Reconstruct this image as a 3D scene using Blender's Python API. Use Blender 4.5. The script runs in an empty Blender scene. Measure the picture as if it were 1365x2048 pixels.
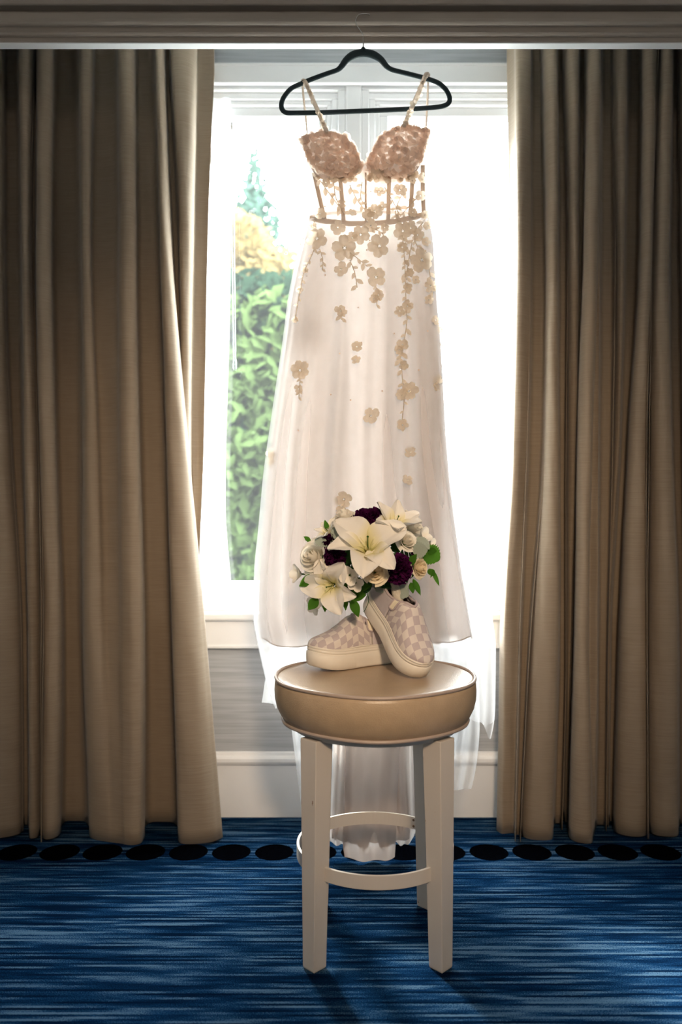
import bpy, bmesh, math, random
from mathutils import Vector, Matrix
random.seed(7)
sc = bpy.context.scene
C = sc.collection
PI = math.pi

# ------------------------------------------------------------------ camera, world, lights
F, CX, CY, CAMZ = 1600.0, 682.5, 1024.0, 0.945      # focal length in px of the 1365x2048 frame
cam_d = bpy.data.cameras.new('camera')
cam = bpy.data.objects.new('camera', cam_d); C.objects.link(cam)
cam.location = (0, 0, CAMZ); cam.rotation_euler = (PI/2, 0, 0)
cam_d.sensor_fit = 'VERTICAL'; cam_d.sensor_height = 36.0; cam_d.lens = 36.0*F/2048.0
cam_d.clip_start = 0.05; cam_d.clip_end = 200
cam_d.dof.use_dof = True; cam_d.dof.focus_distance = 1.84; cam_d.dof.aperture_fstop = 2.2
sc.camera = cam

world = bpy.data.worlds.new('overcast_sky'); sc.world = world
world.use_nodes = True
wb = world.node_tree.nodes['Background']
wb.inputs[0].default_value = (0.93, 0.97, 1.0, 1); wb.inputs[1].default_value = 38.0

def add_light(name, kind, loc, energy, color, target=None, **kw):
    d = bpy.data.lights.new(name, kind); d.energy = energy; d.color = color
    for k, v in kw.items(): setattr(d, k, v)
    o = bpy.data.objects.new(name, d); C.objects.link(o); o.location = loc
    if target is not None:
        o.rotation_euler = (Vector(target)-Vector(loc)).to_track_quat('-Z', 'Y').to_euler()
    return o
add_light('hazy_sun', 'SUN', (-1.85, 6.1, 4.0), 32.0, (1.0, 0.97, 0.93), target=(0.2, 1.7, 0.2), angle=math.radians(13))
add_light('room_lamp', 'SPOT', (0.20, -0.35, 1.66), 150, (1.0, 0.72, 0.47), target=(0.06, 1.95, 0.88),
          spot_size=math.radians(54), spot_blend=1.0, shadow_soft_size=0.10)
add_light('ceiling_fill', 'POINT', (0.3, -1.2, 2.40), 22, (1.0, 0.88, 0.76), shadow_soft_size=0.18)  # unseen fill light added to lift the room's ambient level
portal = bpy.data.lights.new('window_portal', 'AREA'); portal.shape = 'RECTANGLE'; portal.size = 1.70; portal.size_y = 1.72
portal.cycles.is_portal = True
po = bpy.data.objects.new('window_portal', portal); C.objects.link(po)
po.location = (0.04, 2.72, 1.45); po.rotation_euler = (-PI/2, 0, 0)

sc.view_settings.view_transform = 'Standard'; sc.view_settings.look = 'None'
sc.view_settings.exposure = 0.0; sc.view_settings.gamma = 1.0; sc.view_settings.use_curve_mapping = False
sc.cycles.transparent_max_bounces = 32
sc.cycles.max_bounces = 12; sc.cycles.diffuse_bounces = 5; sc.cycles.transmission_bounces = 10
sc.cycles.sample_clamp_indirect = 6.0

# ------------------------------------------------------------------ helpers
def U(x, y, d):
    """photo pixel -> world point at depth d (metres in front of the camera)"""
    return Vector(((x-CX)*d/F, d, CAMZ+(CY-y)*d/F))

def tag(o, label=None, cat=None, group=None, kind=None):
    if label: o['label'] = label
    if cat: o['category'] = cat
    if group: o['group'] = group
    if kind: o['kind'] = kind
    return o

def empty(name, loc=(0, 0, 0)):
    o = bpy.data.objects.new(name, None); C.objects.link(o); o.location = loc; o.empty_display_size = 0.05
    return o

class MB:
    def __init__(s): s.v = []; s.f = []; s.m = []; s.uv = {}
    def add(s, verts, faces, mi=0):
        n = len(s.v); s.v += [tuple(v) for v in verts]
        for f in faces: s.f.append(tuple(i+n for i in f)); s.m.append(mi)
        return n
    def box(s, x0, x1, y0, y1, z0, z1, mi=0):
        v = [(x, y, z) for z in (z0, z1) for y in (y0, y1) for x in (x0, x1)]
        s.add(v, [(0, 2, 3, 1), (4, 5, 7, 6), (0, 1, 5, 4), (2, 6, 7, 3), (0, 4, 6, 2), (1, 3, 7, 5)], mi)
    def grid(s, rows, closed=False, mi=0):
        nr, nc = len(rows), len(rows[0]); v = [p for r in rows for p in r]; f = []
        for i in range(nr-1):
            for j in range(nc if closed else nc-1):
                k = (j+1) % nc
                f.append((i*nc+j, i*nc+k, (i+1)*nc+k, (i+1)*nc+j))
        return s.add(v, f, mi)
    def tube(s, pts, r, n=8, closed=False, mi=0, cap=True):
        pts = [Vector(p) for p in pts]; N = len(pts)
        rs = r if isinstance(r, (list, tuple)) else [r]*N
        rows = []; up = None
        for i, p in enumerate(pts):
            a = pts[i-1] if (i > 0 or closed) else p
            b = pts[(i+1) % N] if (i < N-1 or closed) else p
            t = (b-a).normalized() if (b-a).length > 1e-9 else Vector((0, 0, 1))
            if up is None:
                up = t.cross(Vector((0.31, 0.87, 0.38)))
                if up.length < 1e-3: up = t.cross(Vector((1, 0, 0)))
                up.normalize()
            up = (up - t*up.dot(t)).normalized(); w = t.cross(up)
            rows.append([p + (up*math.cos(q*2*PI/n)+w*math.sin(q*2*PI/n))*rs[i] for q in range(n)])
        if closed: rows.append(rows[0])
        b0 = s.grid(rows, closed=True, mi=mi)
        if cap and not closed:
            s.f.append(tuple(b0+q for q in range(n))[::-1]); s.m.append(mi)
            e = b0+(len(rows)-1)*n; s.f.append(tuple(e+q for q in range(n))); s.m.append(mi)
    def lathe(s, prof, n=64, c=(0, 0, 0), mi=0):
        rows = [[(c[0]+r*math.cos(q*2*PI/n), c[1]+r*math.sin(q*2*PI/n), c[2]+z) for q in range(n)] for r, z in prof]
        s.grid(rows, closed=True, mi=mi)
    def mesh(s, name, mats, smooth=True, merge=0.0, uvf=None):
        me = bpy.data.meshes.new(name); me.from_pydata(s.v, [], s.f)
        for m in (mats if isinstance(mats, (list, tuple)) else [mats]): me.materials.append(m)
        if any(s.m): me.polygons.foreach_set('material_index', s.m)
        bm = bmesh.new(); bm.from_mesh(me)
        if merge: bmesh.ops.remove_doubles(bm, verts=bm.verts, dist=merge)
        bmesh.ops.recalc_face_normals(bm, faces=bm.faces)
        bm.to_mesh(me); bm.free()
        if smooth: me.polygons.foreach_set('use_smooth', [True]*len(me.polygons))
        me.update()
        return me
    def build(s, name, mats, parent=None, smooth=True, merge=0.0, world=True):
        return link(name, s.mesh(name, mats, smooth, merge), parent, world)

def link(name, me, parent=None, world=True):
    o = bpy.data.objects.new(name, me); C.objects.link(o)
    if parent is not None:
        o.parent = parent
        if world:
            w = parent.location.copy()
            if parent.parent is not None: w += parent.parent.location
            o.location = -w
    return o

def bevel(o, w, seg=2):
    m = o.modifiers.new('bevel', 'BEVEL'); m.width = w; m.segments = seg; m.limit_method = 'ANGLE'; m.angle_limit = math.radians(40)
    return o

def lerp_tab(tab, x):
    if x <= tab[0][0]: return tab[0][1]
    for (a, va), (b, vb) in zip(tab, tab[1:]):
        if x <= b: return va+(vb-va)*(x-a)/(b-a)
    return tab[-1][1]

def mono(xs, ys, x):
    """smooth (monotone cubic) interpolation, xs ascending"""
    n = len(xs)
    if x <= xs[0]: return ys[0]
    if x >= xs[-1]: return ys[-1]
    d = [(ys[i+1]-ys[i])/(xs[i+1]-xs[i]) for i in range(n-1)]
    m = [d[0]]+[0 if d[i-1]*d[i] <= 0 else 2*d[i-1]*d[i]/(d[i-1]+d[i]) for i in range(1, n-1)]+[d[-1]]
    for i in range(n-1):
        if x <= xs[i+1]:
            h = xs[i+1]-xs[i]; t = (x-xs[i])/h
            return ys[i]*(2*t**3-3*t*t+1)+h*m[i]*(t**3-2*t*t+t)+ys[i+1]*(-2*t**3+3*t*t)+h*m[i+1]*(t**3-t*t)

def catmull(P, sub, closed=False):
    out = []; n = len(P)
    for i in range(n if closed else n-1):
        if closed: p0, p1, p2, p3 = P[i-1], P[i], P[(i+1) % n], P[(i+2) % n]
        else: p0, p1, p2, p3 = P[max(i-1, 0)], P[i], P[i+1], P[min(i+2, n-1)]
        for k in range(sub):
            t = k/sub
            out.append(0.5*((2*p1)+(p2-p0)*t+(2*p0-5*p1+4*p2-p3)*t*t+(3*p1-p0-3*p2+p3)*t**3))
    if not closed: out.append(P[-1].copy())
    return out

# ------------------------------------------------------------------ materials
def newmat(name):
    m = bpy.data.materials.new(name); m.use_nodes = True
    nt = m.node_tree
    return m, nt, nt.nodes, nt.links, nt.nodes['Principled BSDF']

def basic(name, col, rough=0.6, var=0.06, scale=20, bump=0.0, bscale=200, metal=0.0, stretch=(1, 1, 1), sheen=0.0, spec=0.5, sss=0.0):
    m, nt, N, L, P = newmat(name)
    tc = N.new('ShaderNodeTexCoord'); mp = N.new('ShaderNodeMapping'); mp.inputs['Scale'].default_value = stretch
    L.new(tc.outputs['Object'], mp.inputs[0])
    nz = N.new('ShaderNodeTexNoise'); nz.inputs['Scale'].default_value = scale; nz.inputs['Detail'].default_value = 4
    L.new(mp.outputs[0], nz.inputs['Vector'])
    cr = N.new('ShaderNodeValToRGB')
    cr.color_ramp.elements[0].position = 0.3; cr.color_ramp.elements[1].position = 0.7
    cr.color_ramp.elements[0].color = tuple(max(0, c*(1-var)) for c in col)+(1,)
    cr.color_ramp.elements[1].color = tuple(min(1, c*(1+var)) for c in col)+(1,)
    L.new(nz.outputs[0], cr.inputs[0]); L.new(cr.outputs[0], P.inputs['Base Color'])
    P.inputs['Roughness'].default_value = rough; P.inputs['Metallic'].default_value = metal
    P.inputs['Specular IOR Level'].default_value = spec
    if sheen: P.inputs['Sheen Weight'].default_value = sheen
    if sss:
        P.inputs['Subsurface Weight'].default_value = sss; P.inputs['Subsurface Radius'].default_value = (0.01, 0.008, 0.006); P.inputs['Subsurface Scale'].default_value = 0.3
    if bump:
        n2 = N.new('ShaderNodeTexNoise'); n2.inputs['Scale'].default_value = bscale; n2.inputs['Detail'].default_value = 2
        L.new(mp.outputs[0], n2.inputs['Vector'])
        b = N.new('ShaderNodeBump'); b.inputs['Strength'].default_value = bump; b.inputs['Distance'].default_value = 0.002
        L.new(n2.outputs[0], b.inputs['Height']); L.new(b.outputs[0], P.inputs['Normal'])
    return m

def sheer(name, col, transp, transl, var=0.05, scale=30, stretch=(1, 1, 1), tcol=None):
    """thin cloth or petal: diffuse + translucent, with open weave letting some light straight through"""
    m, nt, N, L, P = newmat(name); N.remove(P); out = N['Material Output']
    tc = N.new('ShaderNodeTexCoord'); mp = N.new('ShaderNodeMapping'); mp.inputs['Scale'].default_value = stretch
    L.new(tc.outputs['Object'], mp.inputs[0])
    nz = N.new('ShaderNodeTexNoise'); nz.inputs['Scale'].default_value = scale; nz.inputs['Detail'].default_value = 3
    L.new(mp.outputs[0], nz.inputs['Vector'])
    cr = N.new('ShaderNodeValToRGB')
    cr.color_ramp.elements[0].position = 0.3; cr.color_ramp.elements[1].position = 0.7
    cr.color_ramp.elements[0].color = tuple(max(0, c*(1-var)) for c in col)+(1,)
    cr.color_ramp.elements[1].color = tuple(min(1, c*(1+var)) for c in col)+(1,)
    L.new(nz.outputs[0], cr.inputs[0])
    d = N.new('ShaderNodeBsdfDiffuse'); t = N.new('ShaderNodeBsdfTranslucent'); tr = N.new('ShaderNodeBsdfTransparent')
    L.new(cr.outputs[0], d.inputs[0])
    if tcol: t.inputs[0].default_value = tuple(tcol)+(1,)
    else: L.new(cr.outputs[0], t.inputs[0])
    a = N.new('ShaderNodeMixShader'); a.inputs[0].default_value = transl
    L.new(d.outputs[0], a.inputs[1]); L.new(t.outputs[0], a.inputs[2])
    last = a
    if transp > 0:
        b = N.new('ShaderNodeMixShader'); b.inputs[0].default_value = transp
        L.new(a.outputs[0], b.inputs[1]); L.new(tr.outputs[0], b.inputs[2]); last = b
    L.new(last.outputs[0], out.inputs['Surface'])
    return m

M = {}
M['white_paint'] = basic('white_paint', (0.80, 0.81, 0.81), 0.45, 0.02, 8)
M['white_vinyl'] = basic('white_vinyl', (0.86, 0.87, 0.88), 0.35, 0.01, 8)
M['cornice_paint'] = basic('cornice_paint', (0.30, 0.255, 0.215), 0.5, 0.04, 6, stretch=(0.3, 3, 8))
M['room_wall'] = basic('room_wall', (0.66, 0.65, 0.63), 0.8, 0.04, 5)
M['ceiling_paint'] = basic('ceiling_paint', (0.80, 0.79, 0.78), 0.85, 0.03, 5)
M['grasscloth'] = basic('grasscloth', (0.40, 0.42, 0.435), 0.75, 0.16, 9, bump=0.25, bscale=60, stretch=(0.5, 1, 16))
M['drape'] = None
M['vinyl_seat'] = basic('vinyl_seat', (0.42, 0.31, 0.20), 0.30, 0.06, 30, bump=0.25, bscale=420)
M['piping'] = basic('piping', (0.40, 0.32, 0.27), 0.38, 0.05, 60)
M['chrome'] = basic('chrome', (0.65, 0.63, 0.60), 0.25, 0.02, 20, metal=1.0)
M['velvet'] = basic('velvet', (0.012, 0.028, 0.034), 0.9, 0.15, 120, bump=0.2, bscale=900, sheen=0.25)
M['rubber'] = basic('rubber', (0.72, 0.67, 0.59), 0.5, 0.03, 40)
M['shoe_canvas'] = basic('shoe_canvas', (0.50, 0.45, 0.47), 0.8, 0.05, 60, bump=0.3, bscale=1100)
M['shoe_binding'] = basic('shoe_binding', (0.44, 0.37, 0.38), 0.75, 0.06, 90, bump=0.3, bscale=800)
M['elastic'] = basic('elastic', (0.82, 0.74, 0.58), 0.8, 0.08, 30, bump=0.5, bscale=500, stretch=(1, 4, 0.3))
M['insole'] = basic('insole', (0.10, 0.065, 0.055), 0.85, 0.1, 40)
M['tab_tag'] = basic('tab_tag', (0.10, 0.09, 0.09), 0.6, 0.05, 40)
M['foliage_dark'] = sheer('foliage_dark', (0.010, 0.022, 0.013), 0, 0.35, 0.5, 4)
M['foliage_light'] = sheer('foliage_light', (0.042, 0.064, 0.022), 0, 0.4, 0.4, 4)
M['foliage_blue'] = sheer('foliage_blue', (0.035, 0.062, 0.048), 0, 0.35, 0.3, 4)
M['foliage_gold'] = sheer('foliage_gold', (0.13, 0.095, 0.040), 0, 0.4, 0.3, 4)
M['bark'] = basic('bark', (0.10, 0.075, 0.055), 0.9, 0.3, 20)
M['pale_ground'] = basic('pale_ground', (0.30, 0.30, 0.29), 0.95, 0.15, 3)
M['scuff'] = basic('scuff', (0.16, 0.09, 0.05), 0.8, 0.2, 40)

# worn cream paint: chips and scratches by noise
def paint_worn():
    m, nt, N, L, P = newmat('worn_cream_paint')
    tc = N.new('ShaderNodeTexCoord'); nz = N.new('ShaderNodeTexNoise'); nz.inputs['Scale'].default_value = 55; nz.inputs['Detail'].default_value = 6
    mp = N.new('ShaderNodeMapping'); mp.inputs['Scale'].default_value = (1, 1, 0.6); L.new(tc.outputs['Object'], mp.inputs[0]); L.new(mp.outputs[0], nz.inputs['Vector'])
    cr = N.new('ShaderNodeValToRGB'); cr.color_ramp.elements[0].position = 0.715; cr.color_ramp.elements[1].position = 0.735
    cr.color_ramp.elements[0].color = (0.60, 0.55, 0.49, 1); cr.color_ramp.elements[1].color = (0.25, 0.15, 0.09, 1)
    L.new(nz.outputs[0], cr.inputs[0]); L.new(cr.outputs[0], P.inputs['Base Color']); P.inputs['Roughness'].default_value = 0.45
    return m
M['cream_paint'] = paint_worn()

# linen drape: slubby horizontal weave
def drape_mat():
    m, nt, N, L, P = newmat('linen_drape'); out = N['Material Output']
    tc = N.new('ShaderNodeTexCoord')
    mp = N.new('ShaderNodeMapping'); mp.inputs['Scale'].default_value = (14, 14, 420); L.new(tc.outputs['Object'], mp.inputs[0])
    nz = N.new('ShaderNodeTexNoise'); nz.inputs['Scale'].default_value = 1.0; nz.inputs['Detail'].default_value = 3; L.new(mp.outputs[0], nz.inputs['Vector'])
    cr = N.new('ShaderNodeValToRGB'); cr.color_ramp.elements[0].position = 0.25; cr.color_ramp.elements[1].position = 0.75
    cr.color_ramp.elements[0].color = (0.225, 0.172, 0.118, 1); cr.color_ramp.elements[1].color = (0.285, 0.228, 0.168, 1)
    L.new(nz.outputs[0], cr.inputs[0]); L.new(cr.outputs[0], P.inputs['Base Color'])
    P.inputs['Roughness'].default_value = 0.85; P.inputs['Sheen Weight'].default_value = 0.15; P.inputs['Specular IOR Level'].default_value = 0.2
    b = N.new('ShaderNodeBump'); b.inputs['Strength'].default_value = 0.25; b.inputs['Distance'].default_value = 0.001
    L.new(nz.outputs[0], b.inputs['Height']); L.new(b.outputs[0], P.inputs['Normal'])
    t = N.new('ShaderNodeBsdfTranslucent'); t.inputs[0].default_value = (0.42, 0.36, 0.29, 1)
    mx = N.new('ShaderNodeMixShader'); mx.inputs[0].default_value = 0.07
    L.new(P.outputs[0], mx.inputs[1]); L.new(t.outputs[0], mx.inputs[2]); L.new(mx.outputs[0], out.inputs['Surface'])
    return m
M['drape'] = drape_mat()

# window glass, with a faint white scatter mixed in to imitate glare haze
def glass_mat():
    m, nt, N, L, P = newmat('veiled_glass'); N.remove(P); out = N['Material Output']
    tr = N.new('ShaderNodeBsdfTransparent'); tr.inputs[0].default_value = (0.97, 0.99, 0.98, 1)
    gl = N.new('ShaderNodeBsdfGlossy'); gl.inputs['Roughness'].default_value = 0.03
    tl = N.new('ShaderNodeBsdfTranslucent'); tl.inputs[0].default_value = (0.95, 0.97, 1, 1)
    a = N.new('ShaderNodeMixShader'); a.inputs[0].default_value = 0.04
    b = N.new('ShaderNodeMixShader'); b.inputs[0].default_value = 0.0042
    L.new(tr.outputs[0], a.inputs[1]); L.new(gl.outputs[0], a.inputs[2]); L.new(a.outputs[0], b.inputs[1]); L.new(tl.outputs[0], b.inputs[2])
    L.new(b.outputs[0], out.inputs['Surface'])
    return m
M['glass'] = glass_mat()
def clear_mat():
    m, nt, N, L, P = newmat('clear_acrylic'); N.remove(P); out = N['Material Output']
    tr = N.new('ShaderNodeBsdfTransparent'); tr.inputs[0].default_value = (0.80, 0.85, 0.84, 1)
    gl = N.new('ShaderNodeBsdfGlossy'); gl.inputs['Roughness'].default_value = 0.08
    a = N.new('ShaderNodeMixShader'); a.inputs[0].default_value = 0.22
    L.new(tr.outputs[0], a.inputs[1]); L.new(gl.outputs[0], a.inputs[2]); L.new(a.outputs[0], out.inputs['Surface'])
    return m
M['clear'] = clear_mat()
M['wand_grey'] = basic('wand_grey', (0.30, 0.32, 0.31), 0.4, 0.02, 10)

# blue streaked carpet with a row of black discs woven in
def carpet_mat():
    m, nt, N, L, P = newmat('blue_streaked_carpet')
    tc = N.new('ShaderNodeTexCoord'); sp = N.new('ShaderNodeSeparateXYZ'); L.new(tc.outputs['Object'], sp.inputs[0])
    def mth(op, a, b=None, v=None):
        n = N.new('ShaderNodeMath'); n.operation = op
        if hasattr(a, 'links'): L.new(a, n.inputs[0])
        else: n.inputs[0].default_value = a
        if b is not None:
            if hasattr(b, 'links'): L.new(b, n.inputs[1])
            else: n.inputs[1].default_value = b
        return n.outputs[0]
    X, Y = sp.outputs[0], sp.outputs[1]
    jit = N.new('ShaderNodeTexNoise'); jit.inputs['Scale'].default_value = 160; jit.inputs['Detail'].default_value = 1; L.new(tc.outputs['Object'], jit.inputs['Vector'])
    yj = mth('ADD', Y, mth('MULTIPLY', mth('SUBTRACT', jit.outputs[0], 0.5), 0.0028))
    row = mth('FLOOR', mth('DIVIDE', yj, 0.0066))
    cb = N.new('ShaderNodeCombineXYZ'); L.new(mth('MULTIPLY', X, 3.6), cb.inputs[0]); L.new(mth('MULTIPLY', row, 7.31), cb.inputs[1])
    nz = N.new('ShaderNodeTexNoise'); nz.inputs['Scale'].default_value = 1.0; nz.inputs['Detail'].default_value = 3; L.new(cb.outputs[0], nz.inputs['Vector'])
    cb2 = N.new('ShaderNodeCombineXYZ'); L.new(mth('MULTIPLY', X, 1.2), cb2.inputs[0]); L.new(mth('MULTIPLY', Y, 9.0), cb2.inputs[1])
    n2 = N.new('ShaderNodeTexNoise'); n2.inputs['Scale'].default_value = 1.0; n2.inputs['Detail'].default_value = 2; L.new(cb2.outputs[0], n2.inputs['Vector'])
    s = mth('ADD', mth('MULTIPLY', nz.outputs[0], 0.95), mth('MULTIPLY', n2.outputs[0], 0.15))
    fine = N.new('ShaderNodeTexNoise'); fine.inputs['Scale'].default_value = 420; fine.inputs['Detail'].default_value = 1; L.new(tc.outputs['Object'], fine.inputs['Vector'])
    s = mth('ADD', s, mth('MULTIPLY', mth('SUBTRACT', fine.outputs[0], 0.5), 0.34))
    cr = N.new('ShaderNodeValToRGB'); e = cr.color_ramp.elements
    e[0].position = 0.44; e[0].color = (0.0014, 0.007, 0.021, 1)
    e[1].position = 0.68; e[1].color = (0.055, 0.105, 0.165, 1)
    k = e.new(0.545); k.color = (0.0028, 0.017, 0.050, 1)
    k = e.new(0.60); k.color = (0.009, 0.036, 0.085, 1)
    L.new(s, cr.inputs[0])
    # discs
    fx = mth('MULTIPLY', mth('SUBTRACT', mth('FRACT', mth('ADD', mth('DIVIDE', mth('SUBTRACT', X, -0.3046), 0.1193), 0.5)), 0.5), 0.1193)
    fy = mth('SUBTRACT', yj, 2.222)
    r = mth('SQRT', mth('ADD', mth('MULTIPLY', fx, fx), mth('MULTIPLY', fy, fy)))
    inside = mth('LESS_THAN', r, 0.0535)
    mix = N.new('ShaderNodeMix'); mix.data_type = 'RGBA'
    L.new(inside, mix.inputs[0]); L.new(cr.outputs[0], mix.inputs[6]); mix.inputs[7].default_value = (0.0008, 0.0010, 0.0018, 1)
    L.new(mix.outputs[2], P.inputs['Base Color'])
    P.inputs['Roughness'].default_value = 1.0; P.inputs['Specular IOR Level'].default_value = 0.0
    h = mth('ADD', mth('MULTIPLY', fine.outputs[0], 0.6), mth('MULTIPLY', nz.outputs[0], 0.8))
    b = N.new('ShaderNodeBump'); b.inputs['Strength'].default_value = 0.7; b.inputs['Distance'].default_value = 0.004
    L.new(h, b.inputs['Height']); L.new(b.outputs[0], P.inputs['Normal'])
    return m
M['carpet'] = carpet_mat()

# checkerboard canvas of the shoe vamp (uses the mesh UVs, in metres along the shoe)
def checker_mat():
    m, nt, N, L, P = newmat('checker_canvas')
    uv = N.new('ShaderNodeUVMap'); uv.uv_map = 'UVMap'
    ck = N.new('ShaderNodeTexChecker'); ck.inputs['Scale'].default_value = 1/0.0165
    ck.inputs[1].default_value = (0.66, 0.60, 0.56, 1); ck.inputs[2].default_value = (0.48, 0.41, 0.42, 1)
    L.new(uv.outputs[0], ck.inputs['Vector']); L.new(ck.outputs[0], P.inputs['Base Color']); P.inputs['Roughness'].default_value = 0.75
    nz = N.new('ShaderNodeTexNoise'); nz.inputs['Scale'].default_value = 1200
    b = N.new('ShaderNodeBump'); b.inputs['Strength'].default_value = 0.25; b.inputs['Distance'].default_value = 0.001
    L.new(nz.outputs[0], b.inputs['Height']); L.new(b.outputs[0], P.inputs['Normal'])
    return m
M['checker'] = checker_mat()

M['lining'] = sheer('dress_lining', (0.84, 0.765, 0.72), 0.03, 0.62, 0.03, 40, (1, 1, 0.1), tcol=(0.67, 0.65, 0.64))
M['train'] = sheer('dress_train_satin', (0.84, 0.72, 0.66), 0.0, 0.55, 0.03, 40, (1, 1, 0.1), tcol=(0.51, 0.47, 0.44))
M['tulle'] = sheer('dress_tulle', (0.66, 0.66, 0.67), 0.66, 0.55, 0.02, 40)
M['bodice_mesh'] = sheer('bodice_mesh', (0.88, 0.78, 0.70), 0.14, 0.62, 0.04, 60, tcol=(0.66, 0.58, 0.52))
M['cup_cloth'] = sheer('cup_cloth', (0.76, 0.66, 0.59), 0.0, 0.45, 0.10, 90, tcol=(0.46, 0.37, 0.32))
M['boning'] = sheer('boning_cloth', (0.78, 0.62, 0.50), 0.0, 0.40, 0.06, 60, tcol=(0.26, 0.20, 0.15))
M['lace'] = sheer('lace_applique', (0.80, 0.74, 0.64), 0.03, 0.52, 0.12, 160, tcol=(0.74, 0.63, 0.51))
M['cup_lace'] = sheer('cup_lace', (0.86, 0.78, 0.71), 0.04, 0.62, 0.12, 160, tcol=(0.95, 0.82, 0.72))
M['strap'] = sheer('strap_satin', (0.82, 0.73, 0.64), 0.0, 0.3, 0.05, 60)
M['sheer_curtain'] = sheer('sheer_curtain', (0.93, 0.95, 0.97), 0.22, 0.6, 0.02, 60)
M['bead'] = basic('bead', (0.9, 0.86, 0.75), 0.1, 0.02, 20, metal=0.4)
M['petal_white'] = sheer('petal_white', (0.90, 0.87, 0.80), 0, 0.30, 0.03, 40, tcol=(0.95, 0.9, 0.78))
def lily_mat():
    m = sheer('petal_lily', (0.90, 0.87, 0.80), 0, 0.30, 0.03, 40, tcol=(0.95, 0.9, 0.78))
    N, L = m.node_tree.nodes, m.node_tree.links
    tc = N.new('ShaderNodeTexCoord'); sp = N.new('ShaderNodeSeparateXYZ'); L.new(tc.outputs['Object'], sp.inputs[0])
    cr = N.new('ShaderNodeValToRGB'); e = cr.color_ramp.elements
    mp = N.new('ShaderNodeMath'); mp.operation = 'MULTIPLY'; mp.inputs[1].default_value = 12.0; L.new(sp.outputs[0], mp.inputs[0]); L.new(mp.outputs[0], cr.inputs[0])
    e[0].position = 0.0; e[0].color = (0.62, 0.60, 0.20, 1); e[1].position = 0.42; e[1].color = (0.91, 0.88, 0.82, 1)
    k = e.new(0.16); k.color = (0.86, 0.80, 0.52, 1)
    for n in N:
        if n.type in ('BSDF_DIFFUSE', 'BSDF_TRANSLUCENT'): L.new(cr.outputs[0], n.inputs[0])
    return m
M['petal_lily'] = lily_mat()
M['petal_cream'] = sheer('petal_cream', (0.90, 0.80, 0.60), 0, 0.30, 0.04, 60, tcol=(0.95, 0.82, 0.58))
M['petal_purple'] = sheer('petal_purple', (0.055, 0.006, 0.046), 0, 0.25, 0.4, 90)
M['lily_yellow'] = basic('lily_yellow', (0.72, 0.68, 0.34), 0.6, 0.1, 60)
M['anther'] = basic('anther', (0.62, 0.50, 0.20), 0.8, 0.1, 60)
M['leaf_green'] = sheer('leaf_green', (0.045, 0.135, 0.018), 0, 0.30, 0.25, 40, tcol=(0.10, 0.24, 0.02))
M['leaf_dark'] = sheer('leaf_dark', (0.035, 0.10, 0.03), 0, 0.20, 0.25, 40)
M['leaf_grey'] = sheer('leaf_grey', (0.34, 0.39, 0.33), 0, 0.22, 0.15, 60)
M['ribbon'] = basic('ribbon', (0.55, 0.50, 0.42), 0.7, 0.15, 120, bump=0.5, bscale=400)

# ------------------------------------------------------------------ the room shell
WY = 2.49                      # inner face of the window wall
RX0, RX1, RY0, RZ1 = -1.9, 1.95, -2.3, 2.62
WX0, WX1, WZ0, WZ1 = -0.82, 0.90, 0.60, 2.30    # window opening
def struct(o, label=None): return tag(o, label, kind='structure')

mb = MB(); mb.box(RX0, RX1, RY0, WY+0.05, -0.05, 0.0)
struct(mb.build('floor', M['carpet'], smooth=False))
mb = MB(); mb.box(RX0-.1, RX1+.1, RY0-.1, WY+.2, RZ1, RZ1+.1)
struct(mb.build('ceiling', M['ceiling_paint'], smooth=False))
mb = MB()
mb.box(RX0, WX0, WY, WY+.16, 0, RZ1); mb.box(WX1, RX1, WY, WY+.16, 0, RZ1)
mb.box(WX0, WX1, WY, WY+.16, 0, WZ0); mb.box(WX0, WX1, WY, WY+.16, WZ1, RZ1)
struct(mb.build('wall_window', M['grasscloth'], smooth=False))
mb = MB(); mb.box(RX0-.1, RX0, RY0, WY+.16, 0, RZ1); struct(mb.build('wall_left', M['room_wall'], smooth=False))
mb = MB(); mb.box(RX1, RX1+.1, RY0, WY+.16, 0, RZ1); struct(mb.build('wall_right', M['room_wall'], smooth=False))
mb = MB(); mb.box(RX0-.1, RX1+.1, RY0-.1, RY0, 0, RZ1); struct(mb.build('wall_front', M['room_wall'], smooth=False))
# tall baseboard with a rounded cap
def extrude_x(prof, x0, x1):
    m = MB(); n = len(prof)
    m.v = [(x0, y, z) for y, z in prof]+[(x1, y, z) for y, z in prof]
    m.f = [(i, (i+1) % n, n+(i+1) % n, n+i) for i in range(n)]+[tuple(range(n))[::-1], tuple(range(n, 2*n))]
    m.m = [0]*len(m.f)
    return m
prof = [(WY, 0), (WY-.014, 0), (WY-.014, .160), (WY-.018, .164), (WY-.021, .172), (WY-.020, .182), (WY-.014, .188), (WY-.010, .190), (WY-.007, .198), (WY, .200)]
struct(extrude_x(prof, RX0, RX1).build('baseboard_window', M['white_paint'], smooth=False))

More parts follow.
